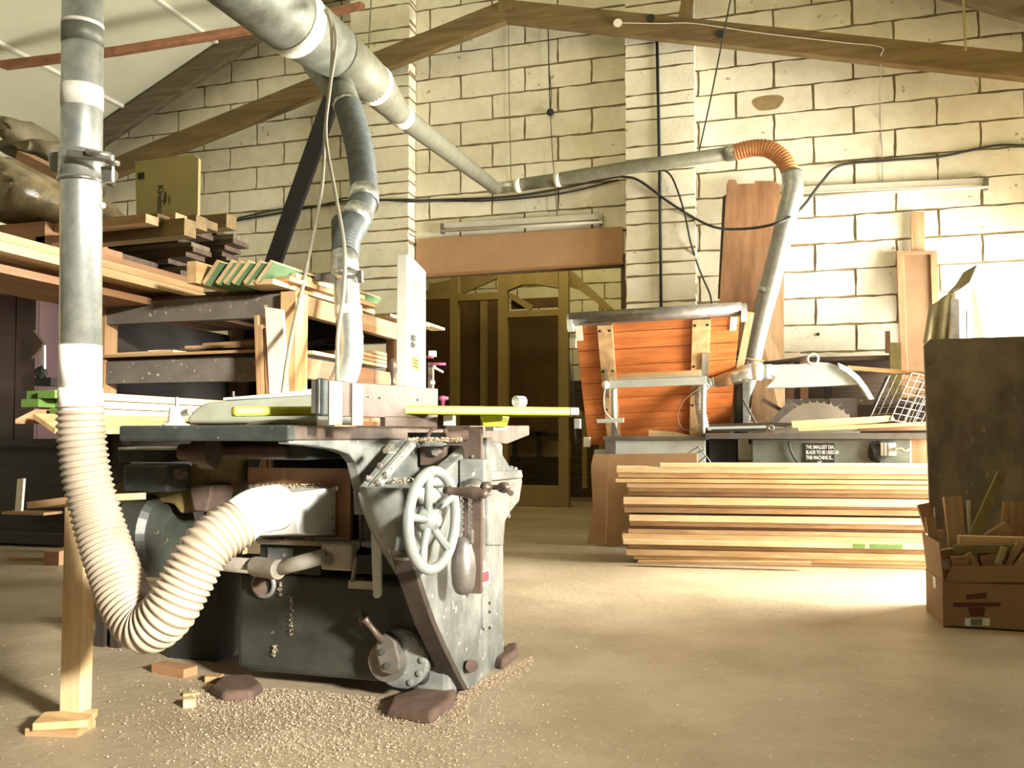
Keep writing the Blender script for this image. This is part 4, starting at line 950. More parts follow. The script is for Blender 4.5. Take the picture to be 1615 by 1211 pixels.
# wire frame behind the stack is built with the saw
# green ended bundle and lower planks at the left
zl = P(60,612,D=2.75).z
for i in range(6):
    r_, c_ = divmod(i, 2); x_ = P(48+c_*0, 620, D=2.75).x+.085
    a = Vector((x_-.02-.075*c_+.01*r_, P(48,620,D=2.75).y+.03*((i*7)%3), zl-.02-.028*r_)); b = a+Vector((0.10, 1.9, 0))
    o = MB().beam(a, b, .07, .024).build('batten', 'palepine_y'); tag(o, ['upper right','upper left','middle right','middle left','lower right','lower left'][i]+' pale batten with green end in the small bundle at the left', 'timber', 'green ended battens at the left')
    d = (b-a).normalized(); MB().beam(a-d*.002, a+d*.10, .072, .026).build('green_end', 'green', o)
def skew(a, b, wv, hv, mt, lab, grp='loose planks under the green ended bundle', name='plank'):
    a=Vector(a); b=Vector(b); wv=Vector(wv); hv=Vector(hv)
    o = MB().hexa([a,a+wv,b+wv,b,a+hv,a+wv+hv,b+wv+hv,b+hv]).build(name, mt); tag(o, lab, 'timber', grp); return o
a = P(24,668,D=2.7); b = P(56,652,D=2.75)
skew(a, a+Vector((.15,1.2,0)), b-a, (0,0,.014), 'brown_y', 'red brown plank tipped on edge below the green ended bundle')
a = P(52,660,D=2.68); b = P(86,684,D=2.62)
skew(a, a+Vector((.35,1.1,0)), b-a, (0.002,0,.016), 'pine_y', 'wide pink plank tilted down below the green ended bundle')
a = P(150,662,D=2.9); skew(a, P(450,668,D=3.2), (0,.15,0), (0,0,.012), 'tan_x', 'long thin plank behind the hose at table height')
a = P(100,675,D=2.85); skew(a, P(180,684,D=3.1), (0,.12,0), (0,0,.012), 'pine_x', 'short pink plank end behind the ribbed hose')
# trestle carrying the bundle, and the dark low cabinet far behind
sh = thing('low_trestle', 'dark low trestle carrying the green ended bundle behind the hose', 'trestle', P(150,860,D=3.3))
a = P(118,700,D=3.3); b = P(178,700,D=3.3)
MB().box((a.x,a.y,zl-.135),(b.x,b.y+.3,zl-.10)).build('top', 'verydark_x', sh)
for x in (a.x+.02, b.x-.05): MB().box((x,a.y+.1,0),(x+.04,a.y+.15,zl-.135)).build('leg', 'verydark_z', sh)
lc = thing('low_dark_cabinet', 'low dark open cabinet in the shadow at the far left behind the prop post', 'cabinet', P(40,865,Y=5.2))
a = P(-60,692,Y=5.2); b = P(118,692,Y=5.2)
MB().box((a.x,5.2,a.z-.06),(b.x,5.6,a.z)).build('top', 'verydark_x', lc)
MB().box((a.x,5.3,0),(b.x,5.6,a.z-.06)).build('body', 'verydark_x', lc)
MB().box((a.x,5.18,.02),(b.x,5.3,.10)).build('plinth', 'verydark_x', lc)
zz_ = P(40,806,Y=5.2).z; MB().box((P(8,806,Y=5.15).x,5.12,zz_-.02),(P(74,806,Y=5.15).x,5.3,zz_)).build('pale_ledge', 'tan_x', lc)
tag(MB().beam(P(30,806,Y=5.16), P(34,755,Y=5.2), .06, .02, (0,1,0)).build('upright_strip', 'whiteboard_z'), 'grey white strip standing upright in the dark at the far left', 'timber')
a = P(42,802,D=2.6); b = P(125,792,D=2.5)
skew(a, b, (0.10,.16,0), (0,0,.02), 'tan_x', 'tan plank resting on top of the prop post')
# boxes, reddish floor block
cube_off('brick', 98, 888, .11, .2, .09, .1, 'brown_x', 'red brown block on the floor behind the prop post')
cube_off('floor_batten', 70, 884, .5, .05, .02, .15, 'tan_x', 'thin batten lying on the floor behind the prop post')
# cupboard
cu = thing('cupboard', 'tall dark purple brown double cupboard at the left edge behind the rack', 'cupboard', P(20,870,Y=5.4))
def cb_(nm, x0,y0,x1,y1,Y,d,mt='purple'): return boxY(MB(), x0,y0,x1,y1,Y,d).build(nm, mt, cu, bevel=.004)
a = P(-40,420,Y=5.4); b = P(60,420,Y=5.4)
MB().box((a.x-.3,5.42,0),(b.x,5.95,a.z)).build('body', 'purple', cu)
MB().box((P(24,600,Y=5.4).x+.006,5.395,.05),(b.x-.005,5.42,a.z-.02)).build('door', 'purple', cu)
MB().box((a.x-.3,5.395,.05),(P(24,600,Y=5.4).x-.006,5.42,a.z-.02)).build('door', 'purple', cu)
# black clamp object on post
bc = thing('black_vice', 'small black iron vice hanging on the white wall left of the steel pipe', 'vice', P(66,600,Y=5.2))
MB().tube([P(70,545,Y=5.2),P(70,585,Y=5.2)], .012, 8).build('screw', 'chrome', bc)
MB().ball(P(65,588,Y=5.2), .055, (1,.6,.9), 12, .15).build('jaw', 'black', bc); boxY(MB(), 54,595,80,608,5.2,.1).build('base', 'black', bc)
MB().prism(polyY([(51,520),(68,541),(60,552),(48,565)], 5.2), (0,.03,0)).build('fin', 'rust', bc)
# wall corner pieces behind: electric box
tag(boxY(MB(), 62,437,92,480,6.9,.08).build('wall_box', 'lightgrey', bevel=.006), 'pale electric box on the back wall left of the steel pipe', 'electric box')
# dark timber stack high up
YD = 4.9
hs_ = thing('high_rack', 'dark cantilever rack holding the old dark timber at the left', 'rack', P(250,430,Y=5.2))
zd = P(250,428,Y=YD).z
MB().box((XL+.1, YD+.0, zd-.08), (P(285,425,Y=YD).x, YD+.08, zd)).build('arm', 'dark_x', hs_)
MB().box((XL+.1, YD+.8, zd-.08), (P(285,425,Y=YD).x, YD+.88, zd)).build('arm', 'dark_x', hs_)
for x in (132, 240):
    p = P(x,500,Y=YD+.1); MB().box((p.x,p.y,0),(p.x+.08,p.y+.08,zd)).build('post', 'dark_z', hs_)
lv = [(425,300),(414,288),(406,300),(398,295),(390,302),(380,290),(372,300),(364,316),(355,302),(346,270)]
dl = 0
for i, (y, xr) in enumerate(lv):
    for j in range(2):
        z_ = P(250, y, Y=YD).z; h_ = .032 if y > 350 else .05
        xr_ = P(xr+random.uniform(-22,14)+j*16, y, Y=YD).x
        a = Vector((xr_-random.uniform(2.6,3.2), YD+.12+.26*j, z_-h_/2+.02)); b = Vector((xr_, YD+.10+.30*j+random.uniform(-.03,.03), z_-h_/2+.02))
        nm = ['bottom','second','third','fourth','fifth','sixth','seventh','eighth','ninth','top'][i]
        tag(MB().beam(a, b, .2, h_).build('old_board', 'dark_x' if (i+j)%4 else 'greytimber_x'), '%s layer %s board of the old dark timber stack high at the left' % (nm, 'front' if j == 0 else 'rear'), 'timber', 'old dark boards on the high rack')
for i, (x, y, D_, w) in enumerate(((240,347,4.9,.05),(258,346,5.0,.05),(286,346,5.1,.06),(318,352,5.2,.08),(335,356,5.3,.05),(365,350,5.5,.09),(300,360,5.0,.10))):
    b = P(x, y, D=D_); a = b+Vector((-2.0, .1, 0)); d_ = ['leftmost','second','third','fourth','fifth','farthest right','lower']
    tag(MB().beam(a, b, .1, w).build('old_joist', 'tan_x' if i in (0,2) else 'truss_x'), '%s reddish joist end on top of the dark timber stack' % d_[i], 'timber', 'joists on the dark timber stack')
for i, (x, y, w, h) in enumerate(((5,360,66,36),(66,372,30,20))):
    p = P(x,y+h/2,D=4.2); o = boxY(MB(), x-10,y-h/2+10,x+w,y+h/2+10,4.0,.5).build('timber_block', 'brown_x'); tag(o, ('large brown timber block end behind the pale plank at the far left','small red brown block end left of the steel pipe','flat brown block on top of the large one at the far left')[i], 'timber')
# wrapped bundle
def lump(name, pts, Y, d, mt, label, cat):
    rr = random.Random(len(name)*7+int(Y*10)); A = polyY(pts, Y); c = sum(A, Vector())/len(A); n = len(A); vs=[]; fs=[]
    for k, (f, dy) in enumerate(((.35,-.12),(.75,-.09),(1,0),(1,d*.8),(.6,d))):
        for p in A:
            q = c+(p-c)*f; vs.append((q.x+rr.uniform(-.02,.02), q.y+dy+rr.uniform(-.02,.02), q.z+rr.uniform(-.02,.02)))
    for k in range(4):
        for i in range(n): fs.append((k*n+i, k*n+(i+1)%n, (k+1)*n+(i+1)%n, (k+1)*n+i))
    fs += [tuple(range(n)), tuple(4*n+i for i in range(n-1,-1,-1))]
    o = MB().add(vs, fs).build(name, mt, smooth=True)
    s_ = o.modifiers.new('sub','SUBSURF'); s_.levels = 2; s_.render_levels = 2
    tx = bpy.data.textures.new(name, 'CLOUDS'); tx.noise_scale = .16; dm = o.modifiers.new('d','DISPLACE'); dm.texture = tx; dm.strength = .07
    return tag(o, label, cat)
lump('wrapped_bundle', [(-30,232),(15,246),(45,262),(62,285),(66,310),(55,330),(20,348),(-30,360)], 4.1, .8, 'wrap', 'bundle wrapped in shiny brown plastic high at the far left', 'bundle')
lump('cloth_sack', [(0,185),(25,180),(42,190),(48,215),(40,232),(0,230)], 4.9, .4, 'rag', 'dusty brown sack on top of the pile high at the far left', 'sack')
lump('dust_sheet', [(-20,228),(50,226),(95,215),(110,236),(98,262),(60,250),(20,240),(-20,238)], 4.6, .6, 'rag', 'dusty brown sheet draped over the pile beside the wrapped bundle', 'sheet')
lump('folded_sheet', [(66,285),(100,290),(120,310),(96,345),(70,332),(52,335)], 4.5, .5, 'rag', 'dark crumpled sheet behind the steel pipe below the blast gate', 'sheet')
tag(MB().beam(P(40,248,D=4.9), P(120,288,D=4.6), .1, .05).build('brown_slat', 'brown_x'), 'orange brown slat lying across the pile just left of the blast gate', 'timber')
# support for the pile: tall shelf
ts = thing('pile_shelf', 'dark shelf under the wrapped bundle at the far left', 'shelf', P(30,400,Y=4.4))
p = P(95,366,Y=4.05); MB().box((XL+.2, 4.05, p.z-.06),(p.x, 4.9, p.z-.02)).build('shelf_board', 'dark_x', ts)
p1 = P(20,366,Y=4.85)
for x in (XL+.3, p.x-.1): MB().box((x, 4.8, 0),(x+.08, 4.88, p.z-.06)).build('post', 'dark_z', ts)
# yellow card with rotated writing
YC_ = 5.36
A = [P(x,y,Y=YC_) for x,y in ((213,255),(305,243),(313,250),(311,366),(216,370)) ]
yc_ = MB().prism(A, (0,.03,0)).build('yellow_sheet', 'yellowcard'); tag(yc_, 'yellowish packing sheet with sideways writing leaning on the wall above the timber', 'sheet')
rot = Matrix(((0,1,0),(0,0,-1),(-1,0,0)))
text_mesh('writing', 'Kindsto', .07, 'inkdark', yc_, P(249,292,Y=YC_-.002), rot)
cc = P(265,316,Y=YC_); MB().prism([cc+Vector((.027*math.cos(t),-.001,.042*math.sin(t))) for t in [i*math.pi/8-math.pi/2 for i in range(9)]], (0,.004,0)).build('oval_mark', 'olive', yc_)
MB().prism(polyY([(258,326),(262,318),(263,306),(260,300),(258,312)], YC_-.001), (0,.003,0)).build('tree_mark', 'inkdark', yc_)
boxY(MB(), 217,272,227,282,YC_-.005,.02).build('corner_hole', 'black', yc_)

# ================================================================= RIGHT SIDE
# lumber stack
gs = 'pale sawn boards in the low stack on the right'
bands = [(731,736,1040,0,'palepine_x'),(736,745,972,0,'palepine_x'),(746,753,974,.01,'pine_x'),(755,760,972,-.03,'pine_x'),(762,768,988,0,'palepine_x'),(768,775,990,.01,'tan_x'),(776,782,988,.03,'tan_x'),(784,794,984,-.02,'palepine_x'),(795,799,982,.01,'tan_x'),(800,808,984,0,'tan_x'),(812,821,992,-.01,'palepine_x'),(822,829,992,.01,'tan_x'),(830,834,991,.04,'brown_x'),(835,841,990,0,'tan_x'),(842,850,982,-.02,'pine_x'),(850,857,984,-.03,'palepine_x'),(858,865,990,.0,'tan_x'),(866,875,988,-.01,'pine_x'),(876,882,998,0,'pine_x'),(883,890,1006,.01,'tan_x')]
ordn = ['first','second','third','fourth','fifth','sixth','seventh','eighth','ninth','tenth','eleventh','twelfth','thirteenth','fourteenth','fifteenth','sixteenth','seventeenth','eighteenth','nineteenth','lowest']
def sy(x): return 5.62+(x+.83)*.137
greens = []
for i, (y0, y1, xl_, off, mt) in enumerate(bands):
    off = off*1.5+random.uniform(-.006,.006); p = P(xl_, (y0+y1)/2, Y=5.6); x0 = p.x; Yf = sy(x0)+off
    z1 = P(1000, y0, Y=5.6).z; z0 = P(1000, y1+.6, Y=5.6).z
    z0 = max(z0, .002) if i < len(bands)-1 else .001
    x1 = 2.35+random.uniform(-.1,.2)
    a = Vector((x0, Yf, z0)); b = Vector((x1, sy(x1)+off, z0)); wv = Vector((-.03,.22,0)); hv = Vector((0,0,z1-z0))
    o = MB().hexa([a,b,b+wv,a+wv,a+hv,b+hv,b+wv+hv,a+wv+hv]).build('sawn_board', mt, bevel=.0015)
    tag(o, '%s board down from the top%s of the pale lumber stack at the right' % (ordn[i], '' if i < 19 else ' of all,'), 'timber', gs)
    if i == 19: o['label'] = 'lowest board of all in the pale lumber stack at the right, on the floor'
    if y0 in (850,):
        for gx0, gx1 in {850:((1345,1364),(1372,1424)), 858:((1380,1416),)}[y0]:
            A = P(gx0, y0, Y=sy(.7)+off); B = P(gx1, y1, Y=sy(.7)+off)
            qa = Vector((A.x, sy(A.x)+off-.002, z0+.002)); qb = Vector((B.x, sy(B.x)+off-.002, z0+.002))
            MB().prism([qa, qb, qb+hv*.9, qa+hv*.9], (0,.004,0)).build('green_paint', 'green', o)
    # second row behind
    a2 = a+Vector((.05+random.uniform(0,.2),.25,0)); b2 = a2+(b-a)*.6; wv = Vector((-.02,.13,0))
    if i % 2 == 0:
        o = MB().hexa([a2,b2,b2+wv,a2+wv,a2+hv,b2+hv,b2+wv+hv,a2+wv+hv]).build('sawn_board', 'tan_x'); tag(o, 'rear board behind the %s front board of the pale lumber stack' % ordn[i], 'timber', gs)
for i, x in enumerate((1278,1420)): 
    a = P(x, 810, Y=5.95); MB
tag(boxY(MB(), 1273, 808, 1287, 813, 6.0, .3).build('spacer_stick', 'pine_y'), 'small spacer stick in the dark gap of the lumber stack', 'timber')
tag(MB().beam(P(1006,889,Y=5.5)+Vector((0,0,.01)), P(1279,891,Y=5.6)+Vector((0,0,.01)), .05, .02).build('batten', 'tan_x'), 'thin batten lying on the floor against the foot of the lumber stack', 'timber')
# leaning brown sheets left of the stack
def sheet(pts, Ys, mt, lab, d=.012, bev=0):
    A = [P(x,y,Y=Y_) for (x,y), Y_ in zip(pts, Ys)]
    for v in A: v.z = max(v.z, .002)
    return tag(MB().prism(A, (0,d,0)).build('hardboard_sheet', mt, bevel=bev), lab, 'sheet', None)
sheet([(936,716),(960,716),(955,858),(926,858),(935,800),(932,735)], [6.25,6.25,6.16,6.16,6.197,6.238], 'hardboard', 'narrow brown hardboard sheet leaning leftmost beside the lumber stack')
sheet([(960,716),(1100,714),(1100,860),(955,862)], [6.10,6.10,5.98,5.98], 'hardboard', 'wide brown hardboard sheet leaning behind the end of the lumber stack', bev=.003)
# grey machine cabinet & red boarded table
gm = thing('grey_machine_base', 'low pale grey machine cabinet behind the lumber stack below the red boarded table', 'cabinet', P(1040,850,Y=6.35))
a = P(955,688,Y=6.4); b = P(1112,688,Y=6.4); z_ = P(1030,688,Y=6.4).z
MB().box((a.x,6.4,0),(b.x,6.95,z_-.03)).build('body', 'lightgrey', gm, bevel=.004)
MB().box((a.x-.02,6.38,z_-.03),(b.x+.02,6.97,z_)).build('top', 'steel', gm, bevel=.003)
MB().box((a.x+.0,6.375,.1),(a.x+.08,6.40,z_-.03)).build('corner_strip', 'steel', gm)
MB().box((a.x-.09,6.42,.1),(a.x-.01,6.6,z_-.1)).build('side_box', 'lightgrey', gm)
rt2 = thing('red_boarded_table', 'tilted red brown boarded table with steel roller on top and two pine battens', 'table', P(1040,700,Y=6.6))
TL, TR, BL_, BR = P(905,500,D=6.25), P(1168,484,D=6.0), P(928,702,D=6.8), P(1150,690,D=6.65)
def q2(u, v, off=0):
    p = TL*(1-u)*(1-v)+TR*u*(1-v)+BL_*(1-u)*v+BR*u*v
    n_ = (TR-TL).cross(BL_-TL).normalized(); n_ = n_ if n_.y < 0 else -n_
    return p+n_*off
def quad(nm, u0, v0, u1, v1, off, d, mt, par=rt2):
    A = [q2(u0,v0,off), q2(u1,v0,off), q2(u1,v1,off), q2(u0,v1,off)]
    n_ = (q2(0,0,0)-q2(0,0,1))*d
    return MB().prism(A, n_).build(nm, mt, par, bevel=.0015)
for k in range(8): quad('plank', 0, k/8+.004, 1, (k+1)/8-.001, random.uniform(0,.003), .025, 'orange_x')
rbar = MB().tube([q2(-.02,-.01,.05), q2(1.0,-.01,.05)], .045, 24).build('roller', 'steel', rt2, smooth=True)
quad('top_rail', -.01, -.02, 1.0, .05, .035, .03, 'steel')
for u in (-.035, 1.0): MB().tube([q2(u,.02,.05), q2(u+.035,.02,.05)], .065, 20).build('end_wheel', 'lightgrey', rt2)
for u0, u1 in ((.14,.235),(.72,.83)):
    b_ = quad('batten', u0, .06, u1, 1.0, .028, .022, 'pine_z')
    for v in (.1, .4, .7):
        for uu in (u0+.015, u1-.02):
            MB().tube([q2(uu,v,.0295), q2(uu,v,.027)], .011, 10).build('bolt_hole', 'black', b_)
quad('corner_plate', .0, .06, .045, .17, .01, .008, 'whiteboard_z'); quad('corner_plate', .945, .05, .985, .16, .01, .008, 'whiteboard_z')
quad('maker_plate', .44, .49, .52, .52, .006, .006, 'card')
quad('metal_strap', .785, .30, .83, .68, .045, .012, 'chrome'); quad('metal_strap', .165, .38, .185, .60, .045, .012, 'chrome')
sf = thing('steel_stand', 'pale steel stand with long angle bar in front of the red boarded table', 'stand', P(1035,690,Y=6.3))
MB().prism(polyY([(961,600),(1114,594),(1114,606),(961,612)], 6.1), (0,.012,0)).build('angle_bar', 'lightgrey', sf, bevel=.001)
MB().prism(polyY([(975,590),(1105,583),(1105,594),(975,600)], 6.3), (0,.03,0)).build('back_board', 'pine_x', sf)
MB().prism(polyY([(961,599),(1114,593),(1105,591),(975,597)], 6.12), (0,.15,0)).build('angle_flange', 'lightgrey', sf)
MB().tube([P(968,611,Y=6.14), P(969,690,Y=6.42)], px(4.5,6.4), 12).build('leg', 'lightgrey', sf, smooth=True)
MB().tube([P(1110,604,Y=6.14), P(1108,690,Y=6.42)], px(4,6.4), 12).build('leg', 'lightgrey', sf, smooth=True)
MB().tube([P(968,665,Y=6.3), P(977,689,Y=6.4)], .007, 8).build('brace', 'chrome', sf)
MB().prism(polyY([(940,661),(983,659),(983,666),(942,667)], 6.2), (0,.03,0)).build('cross_arm', 'lightgrey', sf)
MB().ball(P(955,607,Y=6.1), .03).build('knuckle', 'cream', sf)
MB().tube(spline([P(955,607,Y=6.1),P(952,630,Y=6.1),P(955,650,Y=6.1),P(966,662,Y=6.12)],6), .006, 8).build('wire', 'cablegrey', sf, smooth=True)
cable('thin_wire', [P(1106,610,Y=6.05),P(1080,630,Y=6.0),P(1069,655,Y=6.0),P(1076,676,Y=6.0),P(1092,677,Y=6.0),P(1104,668,Y=6.0)], .003, 'rust', 'thin looping wire in front of the red boarded table', n=6)
# wood wedges on the cabinet
tag(MB().prism(polyY([(1023,678),(1062,681),(1085,686),(1085,688.5),(1023,688.5)], 6.42), (0,.08,0)).build('wood_wedge', 'palepine_x'), 'pale wood wedge lying on the grey cabinet top', 'timber')
# cords with blocks left of the table
for i, (x0,y0,x1,y1,bx_,by_) in enumerate(((902,510,905,660,903,541),(898,560,912,700,910,668),(897,562,915,780,925,697))):
    t = thing('counter_cord', ('cord with small white block left of the red table top','cord with grey block halfway down left of the red table','cord with white block beside the lower corner of the red table')[i], 'cord', P(x1,y1,Y=6.9))
    MB().tube([P(x0,y0,Y=6.5), P((x0+x1)/2,(y0+y1)/2,Y=6.6), P(x1,y1,Y=6.7)], .004, 6).build('cord', 'rubber', t)
    boxY(MB(), bx_-5,by_-8,bx_+5,by_+8,6.45,.05).build('block', 'cream' if i != 1 else 'lightgrey', t, bevel=.005)
# tall brown door panels leaning behind
lpn = thing('tall_brown_panel', 'tall brown framed panel with notched top leaning on the wall behind the steel pipe', 'panel', P(1190,700,Y=7.2))
A = [(1146,290),(1150,283),(1160,283),(1163,290),(1190,289),(1190,285),(1220,285),(1230,292)]
top = [P(x,y,Y=7.3) for x,y in A]; bot = [P(1236,640,Y=7.05), P(1122,640,Y=7.05)]
for v in bot: v.z = .9
MB().prism(top+bot, (0,.03,0)).build('panel_board', 'brown_z', lpn, bevel=.002)
MB().prism([P(1140,310,Y=7.30), P(1147,305,Y=7.30), P(1140,470,Y=7.19), P(1132,470,Y=7.19)], (0,.05,0)).build('side_slat', 'dark_z', lpn)
for x0,x1 in ((1208,1212),): MB().prism([P(x0+6,470,Y=7.12), P(x1+6,470,Y=7.12), P(x1+4,560,Y=7.06), P(x0+4,560,Y=7.06)], (0,.01,0)).build('groove', 'dark_z', lpn)
ld = thing('lower_brown_door', 'brown wooden door panel standing in front of the notched tall panel', 'panel', P(1210,690,Y=6.9))
MB().prism([P(1196,500,Y=7.0), P(1236,380,Y=7.1), P(1237,570,Y=7.0), P(1240,700,Y=6.9), P(1180,700,Y=6.9)], (0,.02,0)).build('panel_board', 'tan_z', ld)
tag(MB().beam(P(1163,600,Y=6.45), P(1184,493,Y=6.6), .05, .02, (0,1,0)).build('pale_lath', 'palepine_z'), 'thin pale lath leaning between the red table and the steel pipe', 'timber')
# ------------------------------------------------------------- rip saw
YS = 6.32
sw = thing('rip_saw', 'large rip saw bench with half exposed round blade behind the lumber stack', 'saw', P(1290,850,Y=6.2))
za = P(1280,683,Y=YS).z; zb2 = P(1280,692.5,Y=YS).z
a = P(1112,690,Y=YS).x; b = P(1476,690,Y=YS).x
MB().box((a,YS,zb2),(b,YS+.6,za)).build('saw_table', 'sawtable', sw, bevel=.004)
MB().box((P(1185,700,Y=YS+.05).x,YS+.06,.0),(P(1440,700,Y=YS).x,YS+.56,zb2)).build('body', 'sawbody', sw, bevel=.01)
MB().box((a+.02,YS+.15,.0),(P(1160,700,Y=YS).x,YS+.6,zb2)).build('dark_end', 'black', sw)
MB().box((P(1440,700,Y=YS).x,YS+.1,.0),(b,YS+.56,zb2)).build('red_end', 'brown_z', sw)
# sign
z1 = P(1290,699,Y=YS+.055).z
s0 = P(1268,699,Y=YS+.05); s1 = P(1316,735,Y=YS+.05)
sg = MB().box((s0.x,YS+.052,s1.z),(s1.x,YS+.06,s0.z)).build('sign', 'black', sw)
for i, tx in enumerate(('THE SMALLEST DIA.', 'BLADE TO BE USED IN', 'THIS MACHINE IS...', '16"')):
    p = P((1271 if i < 3 else 1289)+0, 707.5+i*8.3, Y=YS+.051); text_mesh('lettering', tx, .036, 'inkwhite', sw, p, RFRONT, .0008, .60)
# blade
bc_ = P(1287, 700, Y=YS+.32); Rb = px(66, 6.25); vs=[]; nT = 40
ptsb = []
for k in range(nT):
    a0 = math.tau*k/nT
    for f, r_ in ((0,Rb*.985),(.6,Rb),(.8,Rb*1.05)): aa = a0+f*math.tau/nT; ptsb.append((bc_.x+math.cos(aa)*r_, bc_.y, bc_.z+math.sin(aa)*r_))
bl = MB(); n_ = len(ptsb)
bl.add(ptsb+[(x,y+.004,z) for x,y,z in ptsb]+[tuple(bc_), (bc_.x,bc_.y+.004,bc_.z)], [(i,(i+1)%n_,2*n_) for i in range(n_)]+[(n_+(i+1)%n_,n_+i,2*n_+1) for i in range(n_)]+[(i,n_+i,n_+(i+1)%n_,(i+1)%n_) for i in range(n_)])
bl.build('round_blade', 'blade', sw)
MB().prism(polyY([(1213,668),(1216,662),(1236,640),(1248,633),(1256,637),(1250,646),(1228,664),(1222,672)], YS+.30), (0,.02,0)).build('riving_knife', 'steel', sw, bevel=.002)
MB().prism(polyY([(1204,627),(1234,644),(1232,650),(1200,632)], YS+.35), (0,.03,0)).build('knife_arm', 'rust', sw)
# guard
gd = [(1206,612),(1222,596),(1216,590),(1216,575),(1260,574),(1283,570),(1305,572),(1325,577),(1342,586),(1356,600),(1360,606),(1300,609),(1250,611)]
MB().prism(polyY(gd, YS+.15), (0,.06,0)).build('blade_guard', 'guardblue', sw, bevel=.006)
arc = [(1322,572),(1340,580),(1356,594),(1368,610),(1379,629)]; arc2 = [(1371,630),(1361,614),(1350,600),(1336,588),(1324,581)]
MB().prism(polyY(arc+arc2, YS+.12), (0,.10,0)).build('guard_visor', 'lightgrey', sw)
MB().torus(P(1282,566,Y=YS+.15), (0,1,.0), px(8,6.1), px(2,6.1), 20, 8).build('guard_ring', 'lightgrey', sw, smooth=True)
MB().tube([P(1205,574,Y=YS+.3), P(1245,569,Y=YS+.25), P(1275,564,Y=YS+.2)], px(4,6.2), 12).build('guard_arm', 'steelbrown', sw, smooth=True)
MB().tube([P(1160,563,Y=YS+.3), P(1205,570,Y=YS+.3)], px(2,6.2), 8).build('arm_rod', 'pine_x', sw, smooth=True)
# guard duct
gt = thing('saw_guard_duct', 'tape wrapped cardboard dust tube with ribbed grey hose joining the blue saw guard', 'duct', P(1110,680,Y=6.1))
MB().tube([P(1128,603,Y=YS+.17), P(1152,596,Y=YS+.17), P(1190,586,Y=YS+.17)], [px(9,6.1),px(12,6.1),px(13,6.1)], 20).build('card_tube', 'tan_x', gt, smooth=True)
MB().tube([P(1154,596,Y=YS+.17), P(1175,589,Y=YS+.17), P(1188,586,Y=YS+.17)], [px(12.5,6.1),px(13.5,6.1),px(14,6.1)], 20).build('foil_wrap', 'foil', gt, smooth=True)
MB().tube([P(1186,586,Y=YS+.17), P(1202,586,Y=YS+.17)], px(14.3,6.1), 20).build('tape_wrap', 'tape', gt, smooth=True)
MB().tube([P(1202,586,Y=YS+.17), P(1217,586,Y=YS+.17)], px(12,6.1), 20).build('spigot', 'guardblue', gt, smooth=True)
rp = resample(spline([P(1136,601,Y=YS+.17),P(1118,604,Y=YS+.17),P(1106,615,Y=YS+.17),P(1104,640,Y=YS+.17),P(1109,665,Y=YS+.17),P(1111,676,Y=YS+.17)],10), .006)
MB().tube(rp, lambda i: px(8,6.1)+.004*math.cos(i*math.pi/2), 18).build('ribbed_hose', 'hosegrey', gt, smooth=True)
co_ = thing('saw_guard_pillar', 'dark steel pillar carrying the saw guard beside the red table', 'pillar', P(1165,684,Y=6.4))
a = P(1160,555,Y=6.7); MB().lathe((a.x+.035,6.7,za), (0,0,1), [(0,.05),(P(1165,585,Y=6.7).z-za,.05),(P(1165,575,Y=6.7).z-za,.055),(P(1165,553,Y=6.7).z-za,.035)], 20).build('post', 'castgreen', co_, smooth=True)
boxY(MB(), 1172,602,1181,676,6.64,.05).build('flat_side', 'galv', co_); MB().ball(P(1152,579,Y=6.64), .022).build('screw', 'steel', co_)
boxY(MB(), 1156,568,1180,584,6.6,.1).build('head_clamp', 'steelbrown', co_, bevel=.01)
MB().tube([P(1171,628,Y=6.2),P(1180,645,Y=6.2),P(1192,668,Y=6.2)], .008, 8).build('pillar_cable', 'rubber', co_)
# stuff on the table
def onS(name, pts, Y, d, mt, lab, cat, **k): return tag(MB().prism([Vector((v.x,v.y,max(v.z,za+.001))) for v in polyY(pts,Y)], (0,d,0)).build(name, mt, **k), lab, cat)
onS('pale_plank', [(1248,664),(1408,655),(1412,663),(1380,667),(1250,675)], YS+.08, .06, 'palepine_x', 'palest plank lying on the saw bench in front of the round blade', 'timber')
onS('pale_plank', [(1258,674),(1460,665),(1460,671),(1260,680)], YS+.03, .05, 'pine_x', 'long pine lath under the palest plank on the saw bench', 'timber')
onS('dark_plank', [(1340,680),(1380,672),(1470,671),(1470,678)], YS+.1, .10, 'brown_x', 'brown board under the pine lath at the right of the saw bench', 'timber')
onS('fence_rail', [(1114,669),(1210,666),(1250,667),(1250,671),(1114,673)], YS+.28, .03, 'steelbrown', 'thin steel rail along the left part of the saw bench', 'rail')
onS('grey_ruler', [(1116,673),(1208,671),(1208,676),(1116,679)], YS+.1, .04, 'lightgrey', 'pale grey strip lying on the left end of the saw bench', 'strip')
onS('black_ruler', [(1122,677),(1210,675),(1208,680),(1122,681)], YS+.05, .03, 'black', 'black strip lying on the left front of the saw bench', 'strip')
onS('thin_lath', [(1160,668),(1205,663),(1206,666),(1160,671)], YS+.35, .03, 'pine_x', 'pink lath lying behind the steel rail on the saw bench', 'timber')
kt = thing('clamp_nut', 'small steel nut with tail on the saw bench left of the pale plank', 'clamp', P(1216,682,Y=YS+.05))
MB().torus(P(1216,675,Y=YS+.06), (0,1,0), px(4,6), px(1.8,6), 16, 8).build('ring', 'steel', kt, smooth=True)
MB().tube([P(1221,675,Y=YS+.06), P(1235,675,Y=YS+.06)], px(1.6,6), 8).build('tail', 'chrome', kt)
